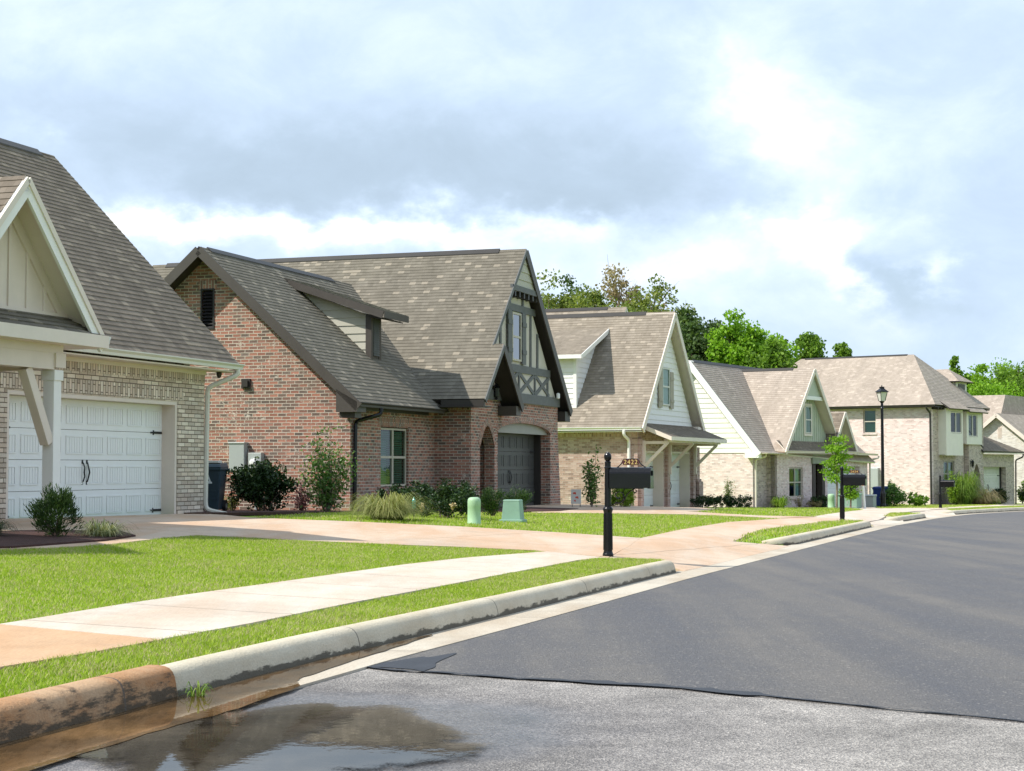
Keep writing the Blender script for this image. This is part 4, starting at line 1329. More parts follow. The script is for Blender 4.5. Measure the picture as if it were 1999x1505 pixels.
mb = MB(); mb.box(-.02, 5.0, -.42, -.02, 2.36, 2.385); mb.box(-.02, 5.0, -.03, .0, 2.26, 2.36); mb.build('soffit', 'trim_dark', h)
gutter(h, (-.54, -.42, WZ(-.42) + .0), (4.95, -.42, WZ(-.42) + .0), (0, -1, 0), 'trim_dark')
downspout(h, [(.75, -.48, 2.31), (.75, -.48, 2.16), (.16, -.07, 1.98), (.14, -.06, -.4)], 'black_iron', .05)
def bz(x): return 7.20 - abs(x - 9.38) * 1.02
roof(h, 'gable_roof', [[(4.95, -1.31, bz(4.95)), (9.38, -1.31, 7.2), (9.38, 11, 7.2), (4.95, 11, bz(4.95))], [(4.95, -1.63, bz(4.95)), (6.47, -1.63, bz(6.47)), (6.47, -1.31, bz(6.47)), (4.95, -1.31, bz(4.95))],
     [(13.81, -1.31, bz(13.81)), (9.38, -1.31, 7.2), (9.38, 11, 7.2), (13.81, 11, bz(13.81))]], ('shingle_grey', 'trim_dark'), .12)
roof(h, 'gable_roof', [[(6.47, -1.63, bz(6.47)), (8.05, -1.63, bz(6.47) - 1.58 * 1.02), (8.05, -1.05, bz(6.47) - 1.58 * 1.02), (6.47, -1.05, bz(6.47))]], ('shingle_grey', 'trim_dark'), .10)
ridge_cap(h, (9.38, -.5, 7.22), (9.38, 10.5, 7.22), 1.02, 'trim_dark')
for x1 in (13.81,):
    rake(h, (9.38, -1.33, 7.2 - .12), (x1, -1.33, bz(x1) - .12), .26, .04, 'trim_dark_face')
rake(h, (9.38, -1.33, 7.2 - .06), (6.47, -1.33, bz(6.47) - .06), .12, .03, 'timber_grey')
rake(h, (6.47, -1.65, bz(6.47) - .06), (4.95, -1.65, bz(4.95) - .06), .13, .03, 'timber_grey')
rake(h, (6.47, -1.65, bz(6.47) - .12), (8.05, -1.65, bz(6.47) - 1.61 - .12), .22, .04, 'trim_dark_face')
mb = MB(); mb.box(4.88, 4.95, -1.63, -.42, 2.50, 2.66); mb.box(4.84, 5.46, -1.62, -.02, 2.47, 2.50); mb.build('fascia', 'trim_dark', h)
mb = MB(); mb.box(7.62, 8.02, -1.60, -1.06, 2.32, 2.58); mb.build('cornice_return', 'trim_dark_face', h)
mb = MB(); mb.box(13.27, 13.79, -1.29, -.80, 2.30, 2.60); mb.box(13.27, 13.79, -1.29, 9.0, 2.585, 2.61); mb.build('cornice_return', 'trim_dark', h)
# half-timbered gable
gpoly = [(5.55, 2.74), (13.2, 2.74), (9.38, 6.62)]
mb = MB(); mb.sheet([(6.42, 2.76), (13.18, 2.76), (9.6, 6.55), (9.38, 6.75), (6.42, 3.95)], [], B.P, .02, -.1); mb.build('stucco_panel', 'stucco_beige', h)
mb = MB()
def tb(p, q, w, d=.055): B.bar(mb, p, q, w, .021, d)
tb((6.4, 2.88), (13.25, 2.88), .28, .075); tb((6.5, 3.72), (12.3, 3.72), .22, .065); tb((7.86, 5.46), (10.85, 5.46), .20, .065)
for x in (7.9, 9.38, 10.86, 12.1): tb((x, 3.02), (x, 3.62), .12)
for x in (7.96, 9.44, 10.92): tb((x, 3.04), (x + 1.34, 3.60), .12, .05); tb((x, 3.60), (x + 1.34, 3.04), .12, .048)
for x in (7.75, 10.45, 11.1): tb((x, 3.83), (x, 5.36 if x < 11 else 4.85), .13)
for x in (8.55, 9.72): tb((x, 5.55), (x, 6.2), .14)
mb.build('timber_frame', 'timber_grey', h)
window(h, B, 8.66, 9.46, 3.93, 5.32, 'window_frame_tan', 'glass_sky', rec=-.09, fw=.055, slats=None, curtain=[(9.05, 9.38, 3.98, 4.55)])
for x in (8.26, 9.52):
    s = MB(); B.box(s, x, x + .34, 3.86, 5.36, .065, .10); B.box(s, x - .01, x + .35, 4.15, 4.28, .10, .12); B.box(s, x - .01, x + .35, 4.95, 5.08, .10, .12)
    s.build('shutter', 'timber_grey', h)
lap_siding(h, 'peak_siding', front(-1.27), [(8.22, 6.02), (10.54, 6.02), (9.38, 7.05)], 'siding_tan', .24)
mb = MB(); front(-1.27).box(mb, 8.15, 10.6, 5.90, 6.06, -.03, .05); mb.build('peak_beam', 'timber_grey', h)
for x in (8.45, 8.85, 9.25, 9.65, 10.05, 10.4):
    s = MB(); s.box(x - .05, x + .05, -1.30, -1.04, 5.74, 5.90); s.build('bracket', 'trim_dark', h)
mb = MB(); mb.lathe([(.03, 0), (.055, .02), (.055, .16), (.03, .18)], 10, (12.75, -1.22, 2.98)); mb.build('security_light', 'white_lens', h)
sconce(h, (7.15, -1.05, 2.98))
# shed dormer on the wing roof
D = left(3.5)
lap_siding(h, 'dormer_siding', D, [(1.08, WZ(1.02) + .02), (1.14, 4.86), (3.15, WZ(3.1))], 'siding_tan', .21)
mb = MB(); mb.box(3.47, 3.60, .98, 1.14, 3.55, 4.86); mb.box(4.0, 4.13, .98, 1.10, 3.55, 4.86); mb.box(3.6, 4.0, 1.0, 1.1, 3.6, 4.86); mb.build('dormer_frame', 'trim_dark_face', h)
mb = MB(); z = 3.80
while z < 4.72:
    mb.hexa([(3.62, .985, z), (3.98, .985, z), (3.98, .955, z - .01), (3.62, .955, z - .01), (3.62, 1.0, z + .05), (3.98, 1.0, z + .05), (3.98, .985, z + .06), (3.62, .985, z + .06)]); z += .06
mb.build('dormer_louvre', 'timber_grey', h)
roof(h, 'dormer_roof', [[(3.18, .50, 4.90), (4.78, .50, 4.90), (4.78, 3.35, 5.86), (3.18, 3.35, 5.86)]], ('shingle_grey', 'trim_dark'), .05)
mb = MB(); mb.beam((3.165, .52, 4.81), (3.165, 3.25, 5.73), .03, .19); mb.box(3.16, 4.80, .47, .50, 4.73, 4.90); mb.build('dormer_fascia', 'trim_dark_face', h)
mb = MB(); mb.hexa([(3.3, .6, 4.70), (4.7, .6, 4.70), (4.7, 1.05, 4.80), (3.3, 1.05, 4.80), (3.3, .6, 4.73), (4.7, .6, 4.73), (4.7, 1.05, 4.86), (3.3, 1.05, 4.86)]); mb.build('dormer_soffit', 'trim_dark', h)

# ======== house three: tan brick, white weatherboard gable, bracketed pent roof over two garage doors
h = house('brick_house', O3, T3, 'tan brick house with white clapboard gable and bracketed pent roof over two white garage doors')
S = left(0); F = front(0)
wall(h, 'side_wall', S, rect(.0, 13, -.8, 2.72), [], 'brick_tan')
wall(h, 'front_wall', F, rect(.25, 7.3, -.8, 2.95), [rect(.42, 3.22, -.7, 2.0), rect(3.82, 6.72, -.7, 2.0)], 'brick_tan', .3)
wall(h, 'side_wall', right(7.3), rect(.3, 13, -.8, 2.72), [], 'brick_tan')
mb = MB(); mb.box(0, 7.3, 13, 13.2, -.8, 2.7); mb.box(7.3, 12.5, 3.4, 3.6, -.8, 3.2); mb.box(12.3, 12.5, 3.6, 14, -.8, 3.2); mb.build('rear_wall', 'brick_tan', h)
soldier(h, S, .0, 13, 2.50, 2.70, 'brick_tan', .01)
for a0, a1 in ((.42, 3.22), (3.82, 6.72)):
    m_ = MB(); F.box(m_, a0, a0 + .06, -.2, 2.0, -.5, -.02); F.box(m_, a1 - .06, a1, -.2, 2.0, -.5, -.02); F.box(m_, a0 + .06, a1 - .06, 1.93, 2.0, -.5, -.02); m_.build('door_surround', 'trim_cream', h)
    garage_door(h, F, a0 + .06, a1 - .06, -.14, 1.94, 'door_white', 4, .42)
for x in (.25, 3.52, 7.0):
    p = MB(); p.box(x - .17, x + .17, -.10, -.0, -.8, 2.45); p.build('pilaster', 'brick_tan', h)
mb = MB(); mb.box(7.30, 7.75, -.1, .35, -.8, 2.2); mb.box(7.28, 7.82, -.15, .4, .85, .95); mb.box(7.3, 7.9, -.2, .45, -.8, .85); mb.build('corner_pier', 'brick_tan', h)
def z3(x): return 7.25 - abs(x - 3.65) * 1.086
roof(h, 'roof', [[(-.42, -.32, z3(-.42)), (3.65, -.32, 7.25), (3.65, 13.3, 7.25), (-.42, 13.3, z3(-.42))], [(7.72, -.32, z3(7.72)), (3.65, -.32, 7.25), (3.65, 13.3, 7.25), (7.72, 13.3, z3(7.72))]], ('shingle_far', 'trim_cream'), .10)
ridge_cap(h, (3.65, .8, 7.27), (3.65, 12.5, 7.27), 1.086, 'trim_dark')
def z3b(x): return 7.95 - abs(x - 8.3) * 1.0
roof(h, 'rear_roof', [[(3.2, 3.1, z3b(3.2)), (8.3, 3.1, 7.95), (8.3, 15, 7.95), (3.2, 15, z3b(3.2))], [(13.0, 3.1, z3b(13.0)), (8.3, 3.1, 7.95), (8.3, 15, 7.95), (13.0, 15, z3b(13.0))]], ('shingle_far', 'trim_cream'), .1)
lap_siding(h, 'rear_gable', front(3.4), [(4.2, 3.0), (12.4, 3.0), (8.3, 7.75)], 'siding_white')
ridge_cap(h, (8.3, 3.9, 7.97), (8.3, 14, 7.97), 1.0, 'trim_dark')
lap_siding(h, 'gable_siding', front(.02), [(.2, 2.95), (7.1, 2.95), (3.65, 6.9)], 'siding_white', .2)
for s, x1 in ((-1, -.42), (1, 7.72)):
    rake(h, (3.65, -.34, 7.25 - .13), (x1, -.34, z3(x1) - .13), .24, .04, 'trim_cream')
mb = MB(); mb.hexa([(6.85, -.30, 2.72), (7.66, -.30, 2.72), (7.66, .2, 2.72), (6.85, .2, 2.72), (6.9, -.30, 3.0), (7.5, -.30, 2.95), (7.5, .2, 2.95), (6.9, .2, 3.0)]); mb.build('cornice_return', 'trim_cream', h)
window(h, front(.0), 2.92, 3.84, 3.72, 5.12, 'trim_grey_white', rec=-.06, slats='blind_green')
for x in (2.44, 3.92):
    s = MB(); b_ = front(0); b_.box(s, x, x + .42, 3.62, 5.0, .025, .06); b_.box(s, x, x + .42, 3.85, 3.95, .06, .08); b_.box(s, x, x + .42, 4.7, 4.8, .06, .08); s.build('shutter', 'shutter_tan', h)
gutter(h, (-.42, -.3, z3(-.42)), (-.42, 13, z3(-.42)), (-1, 0, 0), 'trim_white')
mb = MB(); mb.box(-.42, .0, -.3, 13, 2.66, 2.69); mb.box(-.02, .0, -.0, 13, 2.69, 2.74); mb.build('soffit', 'trim_white', h)
downspout(h, [(-.48, .35, 2.72), (-.48, .35, 2.55), (-.07, .30, 2.38), (-.07, .30, -.4)], 'trim_white', .055)
# pent roof on brackets
pent = [(.15, -1.22, 2.50), (7.55, -1.22, 2.50), (7.25, .0, 3.02), (.45, .0, 3.02)]
roof(h, 'pent_roof', [[(.05, -1.22, 2.50), (7.6, -1.22, 2.50), (7.6, .0, 3.0), (.05, .0, 3.0)]], ('shingle_brown', 'trim_cream'), .06)
mb = MB(); mb.box(.02, 7.63, -1.25, -1.22, 2.36, 2.50); mb.hexa([(.02, -1.22, 2.36), (.05, -1.22, 2.36), (.05, .0, 2.84), (.02, .0, 2.84), (.02, -1.22, 2.50), (.05, -1.22, 2.50), (.05, .0, 3.0), (.02, .0, 3.0)]); mb.box(.3, 7.4, -1.05, -.9, 2.30, 2.40); mb.build('fascia', 'trim_cream', h)
for x in (.30, 3.52, 6.95):
    s = MB(); s.box(x - .06, x + .06, -.20, -.10, 1.15, 2.36); s.beam((x, -.16, 1.45), (x, -1.0, 2.26), .10, .11, (1, 0, 0)); s.box(x - .05, x + .05, -1.05, -.2, 2.24, 2.34); s.build('bracket', 'trim_cream', h)
# shed dormer on the left slope
lap_siding(h, 'dormer_siding', front(2.42), [(.26, z3(.26) - .03), (2.62, z3(2.62) - .03), (.26, 5.40)], 'siding_white', .19)
lap_siding(h, 'dormer_siding', left(.26), [(2.42, z3(.26) - .05), (6.2, z3(.26) - .05), (6.2, 5.42), (2.42, 5.42)], 'siding_white', .19)
mb = MB(); mb.box(.22, .36, 2.38, 2.50, 3.55, 5.42); mb.box(.20, .255, 3.3, 4.1, 3.95, 5.05); mb.build('dormer_frame', 'trim_white', h)
roof(h, 'dormer_roof', [[(-.08, 2.10, 5.46), (-.08, 6.5, 5.46), (3.12, 6.5, 6.66), (3.12, 2.10, 6.66)]], ('shingle_far', 'trim_grey_white'), .06)
mb = MB(); mb.beam((-.08, 2.085, 5.38), (3.05, 2.085, 6.555), .03, .16); mb.box(-.11, -.08, 2.07, 6.5, 5.33, 5.47); mb.build('dormer_fascia', 'trim_white', h)

# ======== house four: pale brick, low wing with a clipped cross gable
h = house('brick_house', O4, T4, 'pale pink brick bungalow with pale green siding on its side gable and sage front gable')
S = left(0); F = front(0); B = front(-.45)
wall(h, 'side_wall', S, rect(.0, 6.8, -1, 2.66), [], 'brick_pale_pink')
lap_siding(h, 'gable_siding', S, [(.0, 2.66), (6.4, 2.66), (3.17, 6.55)], 'siding_cream_green', .24, .01)
wall(h, 'front_wall', F, rect(.25, 1.7, -1, 2.7), [], 'brick_pink_grey')
wall(h, 'return_wall', left(1.7), rect(-.45, 0, -1, 2.7), [], 'brick_pink_grey', .2)
wall(h, 'bay_wall', B, rect(1.7, 6.55, -1, 2.7), [rect(3.46, 5.28, .50, 1.97)], 'brick_pale_pink')
wall(h, 'garage_wall', B, rect(8.2, 14.9, -1, 2.7), [rect(8.72, 13.6, -.8, 2.02)], 'brick_pale_pink')
mb = MB(); mb.box(6.5, 8.3, .9, 1.1, -1, 2.6); mb.box(14.7, 14.9, -.2, 6.8, -1, 2.6); mb.box(0, 14.9, 6.8, 7, -1, 2.6); mb.build('rear_wall', 'brick_pale_pink', h)
for x in (6.72, 8.05):
    s = MB(); s.box(x - .2, x + .2, -.50, -.22, -1, 2.16); s.build('porch_post', 'dark_post', h)
mb = MB(); mb.box(6.4, 8.35, -.56, -.2, 2.16, 2.62); mb.build('porch_beam', 'sage_beam', h)
garage_door(h, B, 8.72, 13.6, -.3, 2.02, 'door_white', 8, .25)
window(h, B, 3.48, 5.26, .52, 1.95, 'window_frame_tan', cols=2, slats=None, curtain=[(3.55, 3.95, .58, 1.9), (4.75, 5.2, .58, 1.9)], sill='brick_pale_pink')
def y4(y): return 7.15 - abs(y - 3.17) * 1.235
hp = 11.2
roof(h, 'roof', [[(-.33, -.42, y4(-.42)), (15.2, -.80, y4(-.80)), (hp, 3.17, 7.15), (-.33, 3.17, 7.15)], [(-.33, 6.8, y4(6.8)), (15.2, 6.8, y4(6.8)), (hp, 3.17, 7.15), (-.33, 3.17, 7.15)], [(15.2, -.80, y4(-.8)), (15.2, 6.8, y4(6.8)), (hp, 3.17, 7.15)]], ('shingle_pale', 'trim_white'), .1)
ridge_cap(h, (.2, 3.17, 7.17), (9, 3.17, 7.17), 1.2, 'trim_dark', .12)
rake(h, (-.35, -.45, y4(-.45) - .13), (-.35, 3.17, 7.15 - .13), .30, .04, 'trim_white'); rake(h, (-.35, 6.8, y4(6.8) - .13), (-.35, 3.17, 7.15 - .13), .30, .04, 'trim_white')
mb = MB(); mb.box(-.36, .0, -.45, .25, 2.42, 2.72); mb.build('cornice_return', 'trim_white', h)
def x4(x): return 6.95 - abs(x - 5.8) * 1.054
roof(h, 'gable_roof', [[(1.82, -.92, x4(1.82)), (5.8, -.92, 6.95), (5.8, 3.3, 6.95), (1.82, 3.3, x4(1.82))], [(9.78, -.92, x4(9.78)), (5.8, -.92, 6.95), (5.8, 3.3, 6.95), (9.78, 3.3, x4(9.78))]], ('shingle_pale', 'trim_cream'), .1)
ridge_cap(h, (5.8, .2, 6.97), (5.8, 3.0, 6.97), 1.054, 'trim_dark', .12)
for x1 in (1.82, 8.2): rake(h, (5.8, -.94, 6.95 - .12), (x1, -.94, x4(x1) - .12), .22, .04, 'trim_cream')
board_batten(h, 'gable_panel', front(-.42), [(2.3, 2.9), (9.3, 2.9), (5.8, 6.6)], 'siding_sage', .3)
mb = MB(); mb.sheet([(4.55, 5.50), (7.05, 5.50), (5.8, 6.75)], [], front(-.80).P, 0, -.05); mb.build('peak_panel', 'siding_sage', h)
mb = MB(); front(-.80).box(mb, 4.4, 7.2, 5.34, 5.52, -.1, .05); mb.build('peak_beam', 'trim_white', h)
window(h, front(-.42), 5.62, 6.42, 3.68, 5.04, 'trim_grey_white', rec=-.08, slats=None, curtain=None)
mb = MB(); b_ = front(-.42); b_.box(mb, 5.48, 5.60, 3.55, 5.17, 0, .06); b_.box(mb, 6.44, 6.56, 3.55, 5.17, 0, .06); b_.box(mb, 5.60, 6.44, 3.55, 3.66, 0, .06); b_.box(mb, 5.60, 6.44, 5.06, 5.17, 0, .06); mb.build('window_trim', 'trim_cream', h)
roof(h, 'skirt_roof', [[(1.9, -.90, 2.80), (9.0, -.90, 2.80), (9.0, -.42, 3.28), (1.9, -.42, 3.28)]], ('shingle_brown', 'trim_cream'), .05)
def xp(x): return 4.88 - abs(x - 9.78) * 1.13
roof(h, 'porch_roof', [[(7.95, -1.05, xp(7.95)), (9.78, -1.05, 4.88), (9.78, 2.6, 4.88), (7.95, 2.6, xp(7.95))], [(11.61, -1.05, xp(11.61)), (9.78, -1.05, 4.88), (9.78, 2.6, 4.88), (11.61, 2.6, xp(11.61))]], ('shingle_brown', 'trim_cream'), .08)
for x1 in (7.95, 11.61): rake(h, (9.78, -1.07, 4.88 - .1), (x1, -1.07, xp(x1) - .1), .2, .04, 'trim_cream')
board_batten(h, 'porch_gable', front(-.55), [(8.2, 2.85), (11.4, 2.85), (9.78, 4.65)], 'siding_sage', .3)
mb = MB()
for s in (1, -1): front(-.55).bar(mb, (9.78, 4.7), (9.78 + s * 1.75, 2.75), .16, 0, .04)
mb.build('gable_trim', 'trim_cream', h)
roof(h, 'skirt_roof', [[(8.3, -1.0, 2.80), (11.3, -1.0, 2.80), (11.0, -.55, 3.05), (8.6, -.55, 3.05)]], ('shingle_brown', 'trim_cream'), .05)
gutter(h, (-.36, -.44, 2.72), (1.8, -.46, 2.70), (0, -1, 0), 'trim_cream'); gutter(h, (1.8, -.9, 2.78), (8.0, -.9, 2.78), (0, -1, 0), 'trim_cream'); gutter(h, (11.4, -.86, 2.74), (15.2, -.86, 2.72), (0, -1, 0), 'trim_cream')
gutter(h, (8.0, -1.06, 2.80), (11.6, -1.06, 2.80), (0, -1, 0), 'trim_cream')
mb = MB(); mb.box(-.3, 15.1, -.88, -.3, 2.63, 2.655); mb.build('soffit', 'trim_cream', h)
for x, yy in ((.12, -.1), (15.0, -.55)): downspout(h, [(x + .3, yy - .4, 2.6), (x + .3, yy - .4, 2.5), (x, yy, 2.35), (x, yy, -.6)], 'trim_cream', .055)

# ======== house five: two storeys, hip roof
h = house('brick_house', O5, T5, 'two-storey pale brick house with a hip roof, dark eaves and white oriel bays')
S = left(0); F = front(0)
wall(h, 'side_wall', S, rect(.0, 13, -1.2, 5.7), [rect(3.40, 4.20, 4.12, 5.52)], 'brick_pale_pink')
wall(h, 'front_wall', F, rect(.25, 8.2, -1.2, 5.6), [rect(1.78, 3.44, 1.0, 2.5), pointed(5.66, 6.82, -1.1, 1.6, 2.34)], 'brick_pink_grey')
wall(h, 'wing_wall', front(-.3), [(5.0, -1.2), (7.28, -1.2), (7.28, 3.30), (5.0, 4.25)], [pointed(5.66, 6.82, -1.1, 1.6, 2.34)], 'brick_pink_grey', .28)
wall(h, 'garage_wall', front(-.02), rect(7.3, 13.5, -1.2, 2.95), [rect(7.72, 12.0, -1.1, 2.14)], 'brick_pink_grey', .3)
soldier(h, front(-.02), 7.5, 12.3, 2.18, 2.42, 'brick_pink_grey', .014)
mb = MB(); mb.box(13.3, 13.5, .3, 8, -1.2, 2.9); mb.box(8.0, 8.2, .3, 13, -1.2, 5.6); mb.box(0, 8.2, 13, 13.2, -1.2, 5.6); mb.box(5, 7.2, 1.2, 1.3, -1.2, 2.6); mb.build('rear_wall', 'brick_pink_grey', h)
window(h, S, 3.42, 4.18, 4.14, 5.50, 'window_frame_tan', slats='blind_green', sill='brick_pale_pink')
window(h, F, 1.80, 3.42, 1.02, 2.48, 'window_frame_tan', cols=2, slats=None, curtain=[(2.0, 2.5, 1.08, 2.4), (2.8, 3.3, 1.08, 2.4)])
mb = MB(); front(-.02).box(mb, 11.88, 12.0, -.3, 2.14, -.5, -.3); mb.build('door_surround', 'trim_dark', h)
garage_door(h, front(-.02), 7.72, 11.88, .02, 2.14, 'door_cream', 7, .38)
roof(h, 'roof', [[(-.42, -.42, 5.72), (-.42, 13.4, 5.72), (4.3, 10.3, 8.95), (4.3, 2.8, 8.95)], [(-.42, -.42, 5.72), (8.3, -.42, 5.72), (4.3, 2.8, 8.95)], [(8.3, -.42, 5.72), (8.3, 13.4, 5.72), (4.3, 10.3, 8.95), (4.3, 2.8, 8.95)], [(-.42, 13.4, 5.72), (8.3, 13.4, 5.72), (4.3, 10.3, 8.95)]], ('shingle_pale', 'trim_dark'), .1)
ridge_cap(h, (4.3, 3.2, 8.97), (4.3, 10.0, 8.97), .7, 'trim_dark', .12)
gutter(h, (-.42, -.4, 5.72), (-.42, 13, 5.72), (-1, 0, 0), 'trim_dark')
mb = MB(); mb.box(-.42, 0, -.42, 13, 5.58, 5.62); mb.box(0, 8.2, -.42, 0, 5.58, 5.62); mb.build('soffit', 'trim_dark', h)
x = .1
while x < 8.2:
    s = MB(); s.box(x - .05, x + .05, -.40, .0, 5.46, 5.58); s.build('rafter_tail', 'trim_dark', h); x += .45
downspout(h, [(-.46, .1, 5.6), (-.46, .1, 5.5), (-.06, .04, 5.25), (-.05, .04, -.8)], 'trim_dark', .06)
for (a0, a1, b0, b1, w0, w1, v0, v1, y0) in ((1.02, 3.62, 2.82, 5.55, 1.75, 3.45, 4.12, 5.38, -.48), (4.42, 6.9, 3.5, 5.45, 4.75, 6.2, 3.95, 5.30, -.40)):
    pl = front(y0)
    wall(h, 'oriel_bay', pl, rect(a0, a1, b0, b1), [rect(w0, w1, v0, v1)], 'siding_ivory', .1)
    mb = MB(); mb.box(a0, a0 + .08, y0 + .1, .0, b0, b1); mb.box(a1 - .08, a1, y0 + .1, .0, b0, b1); mb.box(a0, a1, y0 + .1, 0, b0, b0 + .06); mb.build('oriel_side', 'siding_ivory', h)
    window(h, pl, w0 + .02, w1 - .02, v0 + .02, v1 - .02, 'siding_ivory', cols=2, rail=False, rec=.03, slats=None)
    roof(h, 'oriel_roof', [[(a0 - .25, y0 - .35, b1 - .02), (a1 + .25, y0 - .35, b1 - .02), (a1 + .25, .6, b1 + .95), (a0 - .25, .6, b1 + .95)]], ('shingle_pale', 'trim_dark'), .08)
sconce(h, (5.25, -.3, 2.35))
roof(h, 'garage_roof', [[(7.0, -.45, 3.12), (14.2, -.45, 3.12), (8.9, 2.0, 4.75), (7.0, 2.0, 4.75)], [(14.2, -.45, 3.12), (14.2, 8.4, 3.12), (8.9, 8.0, 4.75), (8.9, 2.0, 4.75)]], ('shingle_brown', 'trim_dark'), .08)
mb = MB(); mb.box(7.2, 14.2, -.45, 0, 2.98, 3.03); mb.build('soffit', 'trim_cream', h)
mb = MB(); mb.beam((4.95, -.16, 4.31), (7.34, -.16, 3.32), .36, .06); mb.build('wing_coping', 'trim_dark', h)
downspout(h, [(13.9, -.48, 3.0), (13.9, -.48, 2.8), (13.6, -.1, 2.6), (13.56, -.08, -.3)], 'trim_dark', .05)
# dormer on the far slope
wall(h, 'dormer_wall', left(6.1), rect(.9, 3.4, 5.6, 7.35), [], 'siding_ivory', .1)
wall(h, 'dormer_wall', front(.9), rect(6.1, 7.9, 5.6, 7.35), [], 'siding_ivory', .1)
mb = MB(); front(.9).box(mb, 6.5, 7.5, 6.2, 7.2, .0, .05); mb.build('dormer_louvre', 'trim_dark_face', h)
roof(h, 'dormer_roof', [[(5.85, .6, 7.35), (5.85, 4.2, 7.35), (7.0, 4.2, 8.15), (7.0, 1.7, 8.15)], [(5.85, .6, 7.35), (8.2, .6, 7.35), (7.0, 1.7, 8.15)], [(8.2, .6, 7.35), (8.2, 4.2, 7.35), (7.0, 4.2, 8.15), (7.0, 1.7, 8.15)]], ('shingle_pale', 'trim_dark'), .08)

# ======== house six: white brick, at the right edge
h = house('brick_house', O6, T6, 'white brick house with low gable and small vent, cut off by the right edge')
S = left(0)
wall(h, 'side_wall', S, [(-4.0, -1.5), (6.2, -1.5), (6.2, 1.55), (1.37, 5.5), (-4.0, 1.1)], [rect(1.12, 1.42, 4.05, 4.85)], 'brick_white')
wall(h, 'front_wall', front(-4.0), rect(.25, 12, -1.5, 1.5), [], 'brick_white')
mb = MB(); mb.box(0, 12, 6.0, 6.2, -1.5, 1.5); mb.box(11.8, 12, -4, 6, -1.5, 1.5); mb.build('rear_wall', 'brick_white', h)
def y6(y): return 5.72 - abs(y - 1.37) * .82
roof(h, 'roof', [[(-.35, -4.4, y6(-4.4)), (12.4, -4.4, y6(-4.4)), (12.4, 1.37, 5.72), (-.35, 1.37, 5.72)], [(-.35, 7.1, y6(7.1)), (12.4, 7.1, y6(7.1)), (12.4, 1.37, 5.72), (-.35, 1.37, 5.72)]], ('shingle_pale', 'trim_cream'), .1)
roof(h, 'roof', [[(3, 2.5, 4.7), (3, 11, 4.7), (6, 8, 7.2), (6, 3.0, 7.2)], [(3, 2.5, 4.7), (16, 2.5, 4.7), (14, 3.0, 7.2), (6, 3.0, 7.2)]], ('shingle_pale', 'trim_cream'), .1)
for yy in (-4.4, 7.1): rake(h, (-.37, 1.37, 5.72 - .12), (-.37, yy, y6(yy) - .12), .24, .04, 'trim_cream')
mb = MB(); S.box(mb, 1.12, 1.42, 4.05, 4.85, -.06, .0)
z = 4.1
while z < 4.8: S.box(mb, 1.15, 1.39, z, z + .035, .0, .025); z += .08
mb.build('gable_vent', 'trim_shaded_tan', h)

# ---------------------------------------------------------------- street furniture
DX = Vector((ST, CT, 0)); DY = Vector((-CT, ST, 0))


def text_mesh(name, body, size, mat, parent, loc, rot, depth=.006):
    c = bpy.data.curves.new(name, 'FONT'); c.body = body; c.size = size; c.align_x = 'CENTER'; c.align_y = 'CENTER'; c.extrude = depth; c.space_character = 1.15
    o = bpy.data.objects.new(name, c); COL.objects.link(o)
    dg = bpy.context.evaluated_depsgraph_get()
    me = bpy.data.meshes.new_from_object(o.evaluated_get(dg))
    bpy.data.objects.remove(o); me.materials.clear(); me.materials.append(MATS[mat])
    q = bpy.data.objects.new(name, me); COL.objects.link(q); q.parent = parent; q.location = loc; q.rotation_euler = rot
    return q


def spiral(c, r0, r1, a0, a1, n=24):
    """points of a scroll in the local x/z plane"""
    return [(c[0] + (r0 + (r1 - r0) * k / n) * math.cos(a0 + (a1 - a0) * k / n), 0, c[1] + (r0 + (r1 - r0) * k / n) * math.sin(a0 + (a1 - a0) * k / n)) for k in range(n + 1)]


